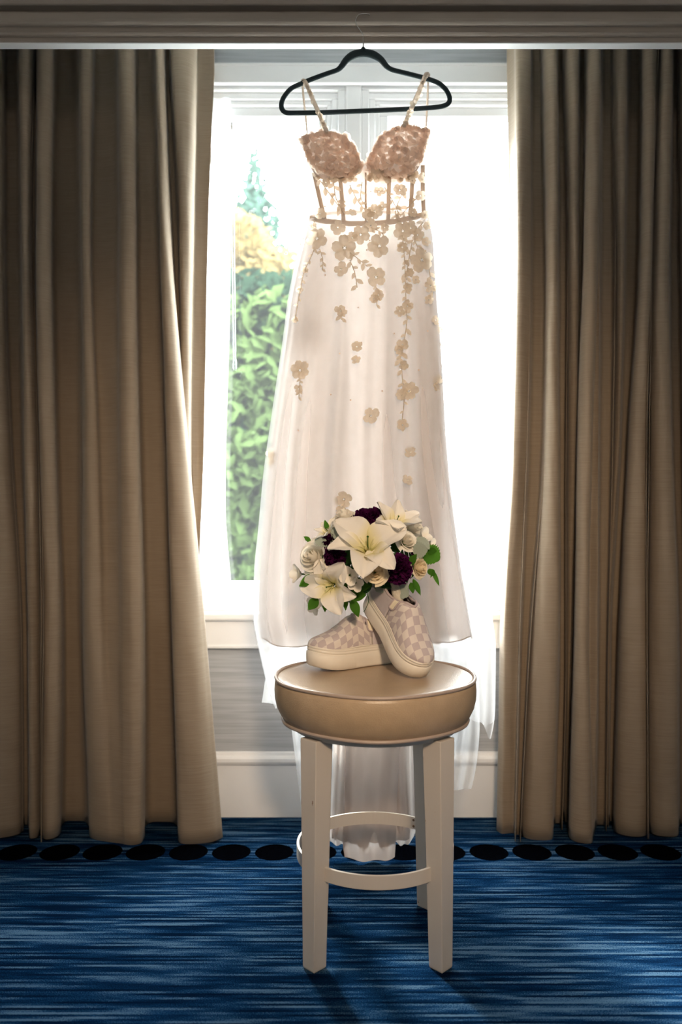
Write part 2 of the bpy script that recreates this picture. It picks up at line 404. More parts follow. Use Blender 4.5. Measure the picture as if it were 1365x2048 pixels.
# window casing, sill and apron
trim = empty('trim_1', (0.04, WY, WZ0)); struct(trim, 'white window casing with flat head board, sill and apron')
mb = MB(); mb.box(WX0-.07, WX1+.07, WY-.018, WY, 2.272, 2.330); bevel(mb.build('head_board', M['white_paint'], trim, smooth=False), .002)
mb = MB(); mb.box(WX0-.09, WX1+.09, WY-.022, WY-.002, 2.324, 2.332); bevel(mb.build('head_cap', M['white_paint'], trim, smooth=False), .002)
for n, a, b in (('side_board', WX0-.07, WX0), ('side_board', WX1, WX1+.07)):
    mb = MB(); mb.box(a, b, WY-.018, WY, .60, 2.272); bevel(mb.build(n, M['white_paint'], trim, smooth=False), .002)
mb = MB(); mb.box(WX0-.09, WX1+.09, WY-.035, WY+.10, .610, .636); bevel(mb.build('sill', M['white_paint'], trim, smooth=False), .008, 3)
mb = MB(); mb.box(WX0-.07, WX1+.07, WY-.016, WY, .523, .610); bevel(mb.build('apron', M['white_paint'], trim, smooth=False), .003)
mb = MB(); mb.box(WX0-.07, WX1+.07, WY-.020, WY, .523, .534); bevel(mb.build('apron_bead', M['white_paint'], trim, smooth=False), .003)

# two window units side by side, each with stepped frames and a pane
def rect_frame(x0, x1, z0, z1, w, y0, y1):
    m = MB()
    m.box(x0, x1, y0, y1, z1-w, z1); m.box(x0, x1, y0, y1, z0, z0+w)
    m.box(x0, x0+w, y0, y1, z0+w, z1-w); m.box(x1-w, x1, y0, y1, z0+w, z1-w)
    return m
for n, (a, b) in enumerate(((WX0, .014), (.064, WX1))):
    w = empty('window_%d' % (n+1), ((a+b)/2, WY+.06, .636)); struct(w, ('left' if 0 else ('tall fixed window unit with green trees behind it' if n == 0 else 'tall fixed window unit with only bright sky behind it')))
    z0, z1 = .636, WZ1-.010
    off = 0
    for k, (fw, y0, y1, nm) in enumerate(((.024, .012, .13, 'outer_frame'), (.020, .030, .12, 'frame_bead'), (.014, .040, .115, 'frame_stop'), (.028, .056, .10, 'sash'))):
        bevel(rect_frame(a+off, b-off, z0+off, z1-off, fw, WY+y0, WY+y1).build(nm, M['white_vinyl'], w, smooth=False), .003)
        off += fw
    mb = MB(); mb.box(a+off-.004, b-off+.004, WY+.076, WY+.082, z0+off-.004, z1-off+.004)
    mb.build('glass_pane', M['glass'], w, smooth=False)
mb = MB(); mb.box(.014, .064, WY+.004, WY+.13, .636, WZ1-.012); o = struct(bevel(mb.build('trim_2', M['white_vinyl'], smooth=False), .006, 2), 'white mullion post between the two windows')

# deep cornice board hiding the drape track
vp = [(2.110, 2.62), (2.110, 2.1705), (2.089, 2.1705), (2.087, 2.173), (2.087, 2.183), (2.077, 2.1845), (2.0735, 2.188), (2.0745, 2.192), (2.0745, 2.202),
      (2.062, 2.2035), (2.0585, 2.207), (2.0590, 2.2145), (2.0620, 2.2165), (2.073, 2.2168), (2.073, 2.239), (2.086, 2.2405), (2.086, 2.2505), (2.063, 2.2515), (2.060, 2.254), (2.060, 2.62)]
struct(extrude_x(vp, RX0, RX1).build('trim_3', M['cornice_paint'], smooth=False), 'painted cornice board with stepped mouldings above the drapes')
mb = MB(); mb.box(RX0, RX1, 2.0885, 2.1135, 2.168, 2.1704); mb.box(RX0, RX1, 2.1105, 2.1135, 2.1704, RZ1)  # back sheet added in white to bounce light onto the window head
struct(mb.build('trim_4', M['white_paint'], smooth=False), 'white underside strip and light-bouncing white back of the cornice board')
mb = MB(); mb.box(-1.80, 1.85, 2.30, 2.34, 2.47, 2.50); mb.box(-1.80, 1.85, 2.30, 2.34, 2.50, RZ1)
struct(mb.build('trim_5', M['white_vinyl'], smooth=False), 'drape track fixed behind the cornice board')

# ------------------------------------------------------------------ drapes
ZK = [CAMZ+(CY-y)/F*2.3 for y in (1690, 1280, 880, 480, 95)]        # ascending z
def make_drape(name, ctrl, label, group, ztop=2.47, zbot=0.008):
    rows = []; NZ = 64
    for i in range(NZ+1):
        z = zbot+(ztop-zbot)*i/NZ
        P = []
        for xs, ds in ctrl:
            x = mono(ZK, xs[::-1], z); d = min(2.452, mono(ZK, ds[::-1], z))
            if z < 0.088: d -= 0.0018
            P.append(Vector(((x-CX)*d/F, d, z)))
        rows.append(catmull(P, 6))
    for i, r in enumerate(rows):                                     # slight slackness
        for j, p in enumerate(r):
            p.y += 0.0022*math.sin(p.z*5.1+j*0.07)+0.0010*math.sin(p.z*17+j*0.31)
            p.x += 0.0016*math.sin(p.z*4.3+j*0.05)
    mb = MB(); mb.grid(rows)
    o = mb.build(name, M['drape'])
    s = o.modifiers.new('thickness', 'SOLIDIFY'); s.thickness = 0.0015; s.offset = 0
    return tag(o, label, 'curtain', group)
def five(v): return list(v) if isinstance(v, (list, tuple)) else [v]*5
TURN = 1                                             # side of each fold that turns towards the window
def ridge(xl, xr, d):
    xl, xr, d = five(xl), five(xr), five(d)
    def at(t, e): return ([a+(b-a)*t for a, b in zip(xl, xr)], [q+e for q in d])
    if TURN > 0: return [at(0, .045), at(.03, .010), at(.20, .0), at(.46, .002), at(.72, .012), at(.92, .032), at(1, .062)]
    return [at(0, .062), at(.08, .032), at(.28, .012), at(.54, .002), at(.80, .0), at(.97, .010), at(1, .045)]
def valley(xl, xr, d):
    xl, xr, d = five(xl), five(xr), five(d)
    def at(t, e): return ([a+(b-a)*t for a, b in zip(xl, xr)], [q+e for q in d])
    return [at(-.03, -.05), at(.14, -.006), at(.5, 0), at(.86, -.006), at(1.03, -.05)]
Lc = []
Lc += [(five(-170), five(2.43))]
Lc += ridge(-150, [-95, -95, -90, -85, -85], 2.30) + valley([-95, -95, -90, -85, -85], -70, 2.41)
Lc += ridge(-68, [7, 9, 23, 43, 46], 2.295)
Lc += valley([7, 9, 23, 43, 46], [38, 42, 48, 56, 58], 2.40)
Lc += ridge([38, 42, 48, 56, 58], [69, 64, 75, 83, 82], 2.30)
Lc += valley([69, 64, 75, 83, 82], [72, 73, 79, 86, 84], [2.38, 2.38, 2.36, 2.33, 2.32])
Lc += ridge([72, 73, 79, 86, 84], [109, 103, 114, 126, 122], 2.295)
Lc += valley([109, 103, 114, 126, 122], [158, 162, 164, 167, 176], 2.43)
Lc += [([158, 162, 164, 167, 178], [2.345]*5), ([161, 165, 168, 171, 181], [2.305]*5), ([170, 170, 176, 182, 195], [2.295, 2.295, 2.292, 2.288, 2.285]),
       ([184, 181, 192, 200, 215], [2.31, 2.305, 2.30, 2.29, 2.275]), ([190, 188, 200, 212, 226], [2.385, 2.370, 2.33, 2.305, 2.272]), ([210, 212, 216, 222, 234], [2.395, 2.375, 2.335, 2.305, 2.268]),
       ([230, 235, 234, 236, 246], [2.37, 2.355, 2.315, 2.295, 2.262]), ([236, 241, 242, 246, 254], [2.29, 2.285, 2.28, 2.275, 2.258]), ([250, 253, 258, 264, 270], [2.275, 2.27, 2.27, 2.265, 2.256]),
       ([264, 268, 274, 282, 284], [2.29, 2.285, 2.285, 2.28, 2.27]), ([270, 273, 281, 289, 291], [2.335, 2.33, 2.33, 2.325, 2.32])]
Lc += valley([270, 273, 281, 289, 291], [311, 319, 333, 345, 356], 2.42)
Lc += ridge([311, 319, 333, 345, 356], [330, 344, 375, 412, 443], [2.29, 2.28, 2.27, 2.265, 2.26])
Lc += valley([330, 346, 362, 372, 385], [340, 360, 366, 378, 390], 2.42)
Lc += ridge([340, 360, 364, 370, 378], [394, 386, 384, 384, 388], [2.32, 2.34, 2.36, 2.40, 2.42])
Lc += [([396, 390, 388, 386, 388], five(2.43)), ([414, 402, 398, 390, 390], five(2.44)), ([430, 414, 409, 396, 394], five(2.435))]
make_drape('drape', Lc, 'beige linen drape hanging beside the window with the green trees', 'linen drapes')
TURN = -1
Rc = []
Rc += [([1015, 1017, 1017, 1000, 994], [2.42, 2.42, 2.41, 2.38, 2.36]), ([1024, 1024, 1022, 1003, 997], [2.40, 2.40, 2.39, 2.36, 2.345]), ([1031, 1031, 1027, 1007, 1002], [2.375, 2.37, 2.37, 2.345, 2.335])]
Rc += [([1034, 1034, 1030, 1012, 1006], [2.33, 2.335, 2.35, 2.335, 2.330]), ([1046, 1044, 1040, 1022, 1016], [2.315, 2.325, 2.345, 2.338, 2.332]), ([1063, 1060, 1054, 1040, 1028], [2.33, 2.35, 2.365, 2.352, 2.33])]
Rc += valley([1064, 1062, 1056, 1042, 1030], [1085, 1094, 1088, 1062, 1040], [2.41, 2.41, 2.39, 2.36, 2.325])
Rc += ridge([1085, 1094, 1088, 1062, 1040], [1114, 1117, 1119, 1117, 1108], [2.30, 2.30, 2.295, 2.29, 2.285])
Rc += valley([1114, 1117, 1119, 1117, 1108], [1129, 1134, 1134, 1132, 1124], 2.41)
Rc += ridge([1129, 1134, 1134, 1132, 1124], [1159, 1158, 1152, 1146, 1136], [2.30, 2.32, 2.36, 2.40, 2.42])
Rc += valley([1159, 1158, 1152, 1146, 1136], [1171, 1168, 1155, 1148, 1139], 2.43)
Rc += ridge([1171, 1168, 1155, 1148, 1139], [1203, 1197, 1186, 1178, 1187], [2.295, 2.29, 2.28, 2.275, 2.265])
Rc += [([1204, 1199, 1197, 1194, 1188], [2.36, 2.34, 2.32, 2.31, 2.33])]
Rc += valley([1204, 1200, 1198, 1196, 1189], [1227, 1230, 1226, 1218, 1212], [2.40, 2.39, 2.37, 2.37, 2.40])
Rc += ridge([1227, 1230, 1226, 1208, 1206], [1256, 1251, 1240, 1221, 1218], [2.31, 2.33, 2.36, 2.38, 2.40])
Rc += valley([1256, 1251, 1240, 1221, 1218], [1283, 1280, 1257, 1237, 1228], 2.43)
Rc += ridge([1283, 1280, 1257, 1237, 1228], [1316, 1304, 1295, 1295, 1295], 2.31)
Rc += valley([1316, 1304, 1295, 1295, 1295], [1318, 1307, 1298, 1297, 1297], [2.37, 2.37, 2.355, 2.345, 2.345])
Rc += ridge([1318, 1307, 1298, 1297, 1297], [1346, 1340, 1345, 1356, 1360], 2.31)
Rc += valley([1346, 1340, 1345, 1356, 1360], [1360, 1362, 1368, 1374, 1378], 2.41)
Rc += ridge([1360, 1362, 1368, 1374, 1378], 1440, 2.30) + valley(1440, 1470, 2.41) + ridge(1470, 1530, 2.30) + [(five(1560), five(2.43))]
make_drape('drape', Rc, 'beige linen drape hanging beside the window with only bright sky', 'linen drapes')

# sheer white panels inside the window recess
def sheer_panel(cols, label, ztop=2.246, zbot=.640, d=2.515):
    rows = []; NZ = 30; NC = 40
    for i in range(NZ+1):
        z = zbot+(ztop-zbot)*i/NZ; y = CY-(z-CAMZ)*F/d
        xa = mono([250, 600, 1000, 1195], cols[0], y); xb = mono([250, 600, 1000, 1195], cols[1], y)
        rows.append([((xa+(xb-xa)*j/NC-CX)*d/F, d+.010*math.sin(j/NC*2*PI*4+.4*math.sin(z*3)), z) for j in range(NC+1)])
    m = MB(); m.grid(rows); o = m.build('sheer_curtain', M['sheer_curtain'])
    return tag(o, label, 'curtain')
sheer_panel(([330]*4, [462, 460, 450, 464]), 'white sheer curtain drawn aside in front of the green trees')
sheer_panel(([1024, 1022, 1016, 1012], [1130]*4), 'white sheer curtain drawn aside against the bright sky')
def wand(x0, y0, x1, y1, d, r, mat, label):
    a, b = U(x0, y0, d), U(x1, y1, d)
    e = empty('curtain_wand', b)
    m = MB(); m.tube([a, b], r, 8); m.build('rod', mat, e)
    m = MB(); m.tube([b+Vector((0, 0, .004)), b+Vector((0, 0, .030))], r*1.35, 8); m.build('grip', mat, e)
    m = MB(); m.tube([a+Vector((0, 0, .010)), a+Vector((0, 0, -.012))], r*1.2, 8); m.build('hook_end', M['white_vinyl'], e)
    tag(e, label, 'curtain wand')
wand(421, 175, 426.5, 718, 2.455, .0016, M['wand_grey'], 'thin grey curtain wand hanging close to the drape by the green trees')
wand(464, 252, 470, 740, 2.492, .0042, M['clear'], 'clear acrylic curtain wand hanging against the green trees')
wand(1034, 252, 1037, 682, 2.47, .0030, M['clear'], 'clear acrylic curtain wand hanging against the bright sky')

# ------------------------------------------------------------------ bar stool
SX, SY, SZ = 0.076, 1.79, 0.580
stool = empty('bar_stool', (SX, SY, 0))
tag(stool, 'round cream bar stool with taupe vinyl cushion holding the shoes', 'stool')
def dome(r): return 0.012*(1-(r/.224)**2)
prof = [(0.0001, SZ+.012)]+[(r, SZ+dome(r)) for r in (.03, .06, .09, .12, .15, .18, .20, .214)]+[(.2205, SZ-.002), (.2235, SZ-.012), (.2245, SZ-.028), (.2235, SZ-.045), (.2195, SZ-.062), (.213, SZ-.076), (.2045, SZ-.090), (.190, SZ-.094), (.0001, SZ-.094)]
mb = MB(); mb.lathe(prof, 96, (SX, SY, 0)); cush = mb.build('seat_cushion', M['vinyl_seat'], stool, merge=.0005)
def ring_pts(r, z, n=96): return [(SX+r*math.cos(q*2*PI/n), SY+r*math.sin(q*2*PI/n), z+.0012*math.sin(5*q*2*PI/n)) for q in range(n)]
mb = MB(); mb.tube(ring_pts(.2205, SZ), .0042, 8, closed=True); mb.build('top_piping', M['piping'], cush)
mb = MB(); mb.tube(ring_pts(.2055, SZ-.0905), .0042, 8, closed=True); mb.build('bottom_piping', M['piping'], cush)
mb = MB(); mb.lathe([(.0001, SZ-.094), (.185, SZ-.094), (.185, SZ-.108), (.0001, SZ-.108)], 48, (SX, SY, 0)); mb.build('seat_plate', M['cream_paint'], stool, smooth=False)
for sx, sy in ((-1, -1), (1, -1), (1, 1), (-1, 1)):
    m = MB(); ct, cb = (SX+sx*.127, SY+sy*.124), (SX+sx*.131, SY+sy*.130)
    rows = []
    for c, z, s in ((cb, 0.0, .0165), (cb, .004, .0175), (((ct[0]+cb[0])/2, (ct[1]+cb[1])/2), .26, .0208), (ct, SZ-.105, .0240)):
        u = Vector((sx, sy, 0)).normalized(); w = Vector((-u.y, u.x, 0))
        rows.append([Vector((c[0], c[1], z))+u*a*s+w*b*s for a, b in ((1, 1), (-1, 1), (-1, -1), (1, -1))])
    m.grid(rows, closed=True); n = len(m.v); m.f += [(0, 1, 2, 3), (n-1, n-2, n-3, n-4)]; m.m += [0, 0]
    lg = bevel(m.build('leg', M['cream_paint'], stool, smooth=False), .0015)
# foot-rest bands bowed outward between the legs
RB = .172
for k in range(4):
    a0 = -PI*3/4+k*PI/2
    pts = [a0+.09+(PI/2-.18)*j/24 for j in range(25)]
    rows = []
    for r, z in ((RB-.003, .181), (RB+.003, .181), (RB+.003, .210), (RB-.003, .210)):
        rows.append([(SX+r*math.cos(t), SY+r*math.sin(t), z) for t in pts])
    rows.append(rows[0])
    m = MB(); m.grid(rows); n = len(pts); m.f += [(0, n, 2*n, 3*n), (n-1, 4*n-1, 3*n-1, 2*n-1)]; m.m += [0, 0]
    bd = bevel(m.build('footrest_band', M['cream_paint'], stool, smooth=False), .0008)
    if k == 1:
        for dz in (.188, .203):
            t = PI/2+PI/4-.09+.0; t = PI/4+.16
            c = Vector((SX+(RB-.0032)*math.cos(t), SY+(RB-.0032)*math.sin(t), dz)); u = Vector((-math.cos(t), -math.sin(t), 0))
            m = MB(); m.tube([c, c+u*.0012], [.0032, .0026], 10); m.build('screw', M['scuff'], bd)

# ------------------------------------------------------------------ hanger
HD = 2.045
hang = empty('coat_hanger', U(727, 226, HD)); tag(hang, 'black velvet coat hanger with metal hook on the cornice', 'hanger')
loop = [(727, 106), (745, 109), (762, 119), (774, 133), (786, 140), (806, 145), (830, 151), (856, 158), (877, 166), (891, 178), (899, 192), (899, 204), (890, 211), (868, 215), (800, 219), (727, 222), (650, 225), (592, 226), (572, 225), (564, 217), (564, 204), (571, 190), (583, 177), (599, 169), (625, 158), (655, 147), (675, 140), (684, 132), (694, 119), (709, 109)]
P = catmull([U(x, y, HD) for x, y in loop], 4, closed=True)
rr = []
for p in P:
    px = CX+p.x*F/HD; py = CY-(p.z-CAMZ)*F/HD
    k = max(0, 1-abs(px-727)/52) if py < 145 else 0
    rr.append(.0064+.0042*min(1, k*1.8))
mb = MB(); mb.tube(P, rr, 10, closed=True)
mb.v = [(x, HD+(y-HD)*.62, z) for x, y, z in mb.v]
mb.build('hanger_body', M['velvet'], hang)
mb = MB(); mb.tube([U(727, 104, HD), U(727, 98, HD), U(727, 94.5, HD)], [.0075, .0062, .003], 10); mb.build('hook_collar', M['velvet'], hang)
hk = [(727, 97, 0), (727, 84, 0), (726.5, 72, 0), (723, 64, 0), (717, 55, .000), (712.5, 47, .000), (712, 39, .002), (716, 31.5, .005), (723, 28, .010), (731, 27.5, .015), (737, 28.5, .019), (740, 30, .020)]
mb = MB(); mb.tube(catmull([U(x, y, HD+e) for x, y, e in hk], 5), .0017, 8); mb.build('hook', M['chrome'], hang)

# ------------------------------------------------------------------ wedding dress
DD = 2.06                                           # depth of the dress plane
dress = empty('wedding_dress', (U(727, 1285, DD).x, DD, 0.02))
tag(dress, 'blush and ivory lace wedding dress hanging from the velvet hanger', 'dress')
# outline in the photo: y, left x, right x, half depth
OUT = [(262, 604, 857, .070), (300, 610, 853, .075), (340, 617, 851, .070), (380, 621, 852, .062), (415, 621, 855, .055), (440, 618, 859, .052),
       (480, 610, 866, .055), (540, 596, 870, .058), (600, 584, 874, .058), (680, 574, 881, .056), (760, 562, 886, .054), (850, 549, 891, .050),
       (950, 536, 899, .046), (1050, 528, 911, .042), (1150, 520, 925, .038), (1230, 518, 938, .035), (1300, 530, 946, .033), (1420, 560, 945, .030), (1700, 640, 850, .030)]
ZO = [CAMZ+(CY-o[0])/F*DD for o in OUT][::-1]
XLO = [(o[1]-CX)*DD/F for o in OUT][::-1]; XRO = [(o[2]-CX)*DD/F for o in OUT][::-1]; TO = [o[3] for o in OUT][::-1]
def outline(z): return mono(ZO, XLO, z), mono(ZO, XRO, z), mono(ZO, TO, z)
zz = lambda y: CAMZ+(CY-y)/F*DD
def folds(u, z):
    k = min(1.0, max(0.0, (zz(470)-z)/.5))
    return k*(.013*math.sin(u*9.2+.6)+.008*math.sin(u*17.0+1.7+z*.8)+.004*math.sin(u*31+.3))
def tube_pt(th, z, grow=0.0, fold=1.0, tk=1.0):
    a, b, t = outline(z); c = (a+b)/2; h = (b-a)/2+grow
    u = math.cos(th); s = math.sin(th)
    x = c+h*u; d = DD-(t*tk+grow)*(abs(s)**.75)*(1 if s >= 0 else -1)
    return Vector((x, d+fold*folds(u+(3 if s < 0 else 0), z)*min(1, abs(s)*2), z))
def front_d(x, z, lift=.004):
    a, b, t = outline(z); c = (a+b)/2; h = (b-a)/2
    u = max(-.995, min(.995, (x-c)/h))
    s = math.sqrt(1-u*u)
    return DD-t*s**.75+folds(u, z)*min(1, s*2)-lift
def FP(px, py, lift=.004):
    """photo pixel -> point on the front of the dress"""
    d = DD-.04
    for _ in range(5):
        p = U(px, py, d); d = front_d(p.x, p.z, lift)
    return U(px, py, d)
def dress_tube(y0, y1, grow=0.0, n=160, nz=60, hemf=None, half=None, fold=1.0, tk=1.0):
    rows = []
    for i in range(nz+1):
        row = []
        for j in range(n+ (0 if half is None else 1)):
            th = 2*PI*j/n if half is None else half[0]+(half[1]-half[0])*j/n
            zb = zz(y1) if hemf is None else hemf(th)
            z = zz(y0)+(zb-zz(y0))*i/nz
            row.append(tube_pt(th, z, grow, fold, tk))
        rows.append(row)
    m = MB(); m.grid(rows, closed=(half is None)); return m
# skirt lining, open at the hem
def hem_lining(th): return zz(1284)+.010*math.sin(th*2+1.0)+.006*math.sin(7*th)+(.020 if math.sin(th) < 0 else 0)
dress_tube(436, 1284, n=200, hemf=hem_lining).build('skirt_lining', M['lining'], dress)
m = MB()                                             # stitched hem edge
m.tube([tube_pt(2*PI*j/200, hem_lining(2*PI*j/200)) for j in range(200)], .0016, 5, closed=True)
m.build('hem_edge', M['lining'], dress)
# outer tulle with a longer uneven hem
def hem_tulle(th):
    c = math.cos(th)
    return zz(1385)+.05*(-c)*0-(.10*max(0, c)**2)+.02*math.sin(5*th)+.012*math.sin(11*th)-(.02*max(0, -c))
def tulle_pt(th, z):
    p = tube_pt(th, z, .010, 1.3)
    k = max(0, (zz(700)-z)); c = math.cos(th)
    p.x += (.085*max(0, c) - .010*max(0, -c))*min(1, k/.55)*min(1, k/.55)*.62
    p.y += .020*min(1, k)*math.sin(th*14+z*2)*.5+.012*min(1, k)
    return p
rows = []
for i in range(61):
    rows.append([tulle_pt(2*PI*j/220, zz(446)+(hem_tulle(2*PI*j/220)-zz(446))*i/60) for j in range(220)])
m = MB(); m.grid(rows, closed=True); m.build('overskirt_tulle', M['tulle'], dress)
# long strips of tulle falling lower beside the stool
def strip(name, mat, pts, d, wob=.008, n=24, k=4, thick=False):
    """pts: (y, xl, xr); folded cloth panel at depth d(y)"""
    rows = []; ys = [p[0] for p in pts]
    NZ = 40
    for i in range(NZ+1):
        y = ys[0]+(ys[-1]-ys[0])*i/NZ
        xl = mono(ys, [p[1] for p in pts], y); xr = mono(ys, [p[2] for p in pts], y)
        dd = d(y) if callable(d) else d
        rows.append([U(xl+(xr-xl)*j/n, y-(8 if name == 'train_fold' else 3)*(i/NZ)**6*(abs(2*j/n-1)**3+.25*math.sin(j/n*2*PI*k)), dd+wob*math.sin(j/n*2*PI*k+y*.004)) for j in range(n+1)])
    m = MB(); m.grid(rows); return m.build(name, mat, dress)
strip('tulle_fall', M['tulle'], [(1250, 548, 640), (1330, 535, 640), (1408, 524, 640)], 2.09, .006, 24, 3)
strip('tulle_fall', M['tulle'], [(1380, 575, 690), (1460, 584, 690), (1560, 596, 690), (1640, 606, 690)], 2.11, .010, 24, 4)
strip('tulle_fall', M['tulle'], [(1250, 850, 955), (1340, 850, 957), (1450, 850, 960), (1520, 850, 955), (1580, 850, 944)], 2.10, .008, 30, 4)
strip('tulle_fall', M['tulle'], [(1300, 860, 940), (1400, 862, 938), (1512, 864, 926)], 2.08, .008, 20, 3)
# bunched layers of the train inside the skirt
strip('train_fold', M['train'], [(456, 808, 858), (650, 806, 878), (800, 808, 884), (1000, 806, 884), (1180, 800, 886), (1290, 798, 888)], 2.085, .006, 30, 3)
strip('train_fold', M['train'], [(600, 816, 868), (800, 812, 884), (1000, 808, 886), (1290, 806, 890)], 2.100, .004, 24, 2)
strip('train_fold', M['train'], [(456, 732, 797), (800, 722, 800), (1050, 716, 797), (1290, 712, 800)], 2.090, .004, 24, 2)
strip('train_fold', M['train'], [(456, 632, 690), (800, 596, 700), (1050, 575, 702), (1270, 568, 706)], 2.085, .005, 24, 3)
strip('train_fold', M['train'], [(480, 620, 640), (560, 600, 632), (660, 586, 620), (720, 580, 604)], 2.070, .003, 12, 1)
strip('train_fold', M['train'], [(1250, 650, 850), (1480, 672, 824), (1600, 668, 824), (1685, 664, 820)], 2.150, .008, 40, 5)
def dtrain(y): return lerp_tab([(1290, 2.085), (1500, 2.10), (1640, 2.13), (1700, 2.165), (1722, 2.165)], y)
strip('train_fold', M['train'], [(1250, 690, 800), (1480, 692, 800), (1600, 690, 795), (1690, 686, 792), (1722, 690, 790)], lambda y: dtrain(y)-.012, .010, 40, 2)
strip('train_fold', M['train'], [(1250, 640, 700), (1480, 668, 702), (1600, 662, 702), (1672, 656, 700), (1690, 660, 698)], lambda y: dtrain(y)+.010, .008, 20, 2)
strip('train_fold', M['train'], [(1250, 780, 850), (1480, 782, 826), (1600, 785, 830), (1670, 788, 832), (1690, 790, 822)], lambda y: dtrain(y)+.012, .008, 20, 2)
# dark rounded lump inside the skirt
kc = U(626, 662, 2.055); m = MB(); rows = []
for i in range(13):
    t = i/12; z = .036-.080*t; r = .020*math.sin(PI*min(1, t*.9+.06))**.7
    rows.append([kc+Vector((r*.8*math.cos(q*2*PI/20)*(1+.18*math.sin(q*1.9)), r*.6*math.sin(q*2*PI/20), z)) for q in range(20)])
m.grid(rows, closed=True); m.build('dark_lump', M['boning'], dress)

# bodice of see-through mesh
rows = []
for i in range(25):
    row = []
    for j in range(121):
        th = 2*PI*j/120; u = abs(math.cos(th)); yt = 350-74*max(0, (u-.35)/.65)**.8
        row.append(tube_pt(th, zz(yt)+(zz(442)-zz(yt))*i/24, 0, 0))
    rows.append(row)
m = MB(); m.grid(rows); m.build('bodice', M['bodice_mesh'], dress, merge=.0001)
# waistband
m = MB(); rows = []
def wy(px): return lerp_tab([(615, 436), (650, 442), (700, 447), (745, 447), (790, 443), (830, 434), (862, 424)], px)
for e in (-5.0, 5.5):
    rows.append([FP(620+237*j/60, wy(620+237*j/60)+e, .005) for j in range(61)])
m.grid(rows); m.build('waistband', M['boning'], dress)
for pts in ([(628, 345), (636, 380), (644, 415), (650, 438)], [(680, 350), (683, 380), (686, 415), (688, 444)], [(732, 345), (732, 380), (732, 444)],
            [(779, 352), (778, 390), (777, 440)], [(826, 348), (824, 385), (821, 432)], [(846, 330), (846, 380), (848, 425)]):
    m = MB(); rows = []
    w = 2.0 if pts[0][0] == 732 else 4.2
    for x, y in pts: rows.append([FP(x-w, y, .003), FP(x, y, .0055), FP(x+w, y, .003)])
    m.grid(rows); m.build('boning', M['boning'], dress)
# moulded cups
CUPS = [[(603, 276), (628, 266), (656, 263), (684, 270), (705, 288), (718, 312), (724, 335), (716, 349), (690, 354), (660, 352), (636, 344), (620, 324), (611, 300)],
        [(858, 264), (836, 254), (812, 251), (784, 260), (760, 276), (744, 300), (733, 330), (738, 347), (764, 356), (796, 354), (824, 346), (842, 322), (850, 295)]]
def cup_pt(cup, fx, fy, lift=0):
    """point on the bulged cup surface at a pixel"""
    cx = sum(p[0] for p in cup)/len(cup); cy = sum(p[1] for p in cup)/len(cup)
    q = min(1.0, math.hypot((fx-cx)/62, (fy-cy)/52))
    return U(fx, fy, DD-.062-.034*(1-q*q)-lift)
petal_small = None
def petal_mesh(name, L, W, mat, cup=.15, nl=5, nw=4, tipround=1.0, zcurl=.1, base=.18):
    m = MB(); rows = []
    for i in range(nl+1):
        t = i/nl; w = W*(base+(1-base)*math.sin(PI*min(1, t*.86+.05))**.8) if tipround else W*math.sin(PI*t)
        if i == nl: w = W*.42*tipround
        rows.append([(L*t, w*(2*j/nw-1)*.5, cup*W*((2*j/nw-1)**2)*math.sin(PI*t)+zcurl*L*t*t) for j in range(nw+1)])
    m.grid(rows); return m.mesh(name, mat)
def flower_mesh(name, n, R, mat, rnd, center=True):
    """flat lace flower, n veined petals around a beaded centre; lies in the local XY plane, facing +Z"""
    m = MB()
    for k in range(n):
        a = 2*PI*k/n+rnd.uniform(-.12, .12); L = R*rnd.uniform(.88, 1.08); W = L*rnd.uniform(.72, .90)*(5.2/n)**.5; tl = rnd.uniform(.05, .35)
        rows = []
        for i in range(6):
            t = .10+.90*i/5
            w = W*.5*(.22+.78*math.sin(PI*(t*.80))**.9) if i < 5 else W*.24
            row = []
            for j in range(5):
                s = 2*j/4-1
                x = L*t*(1-.05*s*s) ; y = w*s; z = .0010*k%.0023+tl*R*.35*t*t+.10*W*abs(s)*t
                if i == 5: x *= (1-.07*(1-abs(s)))
                row.append((x*math.cos(a)-y*math.sin(a), x*math.sin(a)+y*math.cos(a), z))
            rows.append(row)
        m.grid(rows)
    for k in range(5 if center else 0):
        a = k*2*PI/5; r = R*.13
        m.add([(r*math.cos(a)+R*.07*x, r*math.sin(a)+R*.07*y, R*.12+R*.07*z) for x, y, z in ((1, 0, 0), (-1, 0, 0), (0, 1, 0), (0, -1, 0), (0, 0, 1), (0, 0, -1))],
              [(0, 2, 4), (2, 1, 4), (1, 3, 4), (3, 0, 4), (2, 0, 5), (1, 2, 5), (3, 1, 5), (0, 3, 5)], 1)
    return m.mesh(name, [mat, M['bead']])
rnd = random.Random(5)
PXM = DD/F                                           # metres per photo pixel on the dress
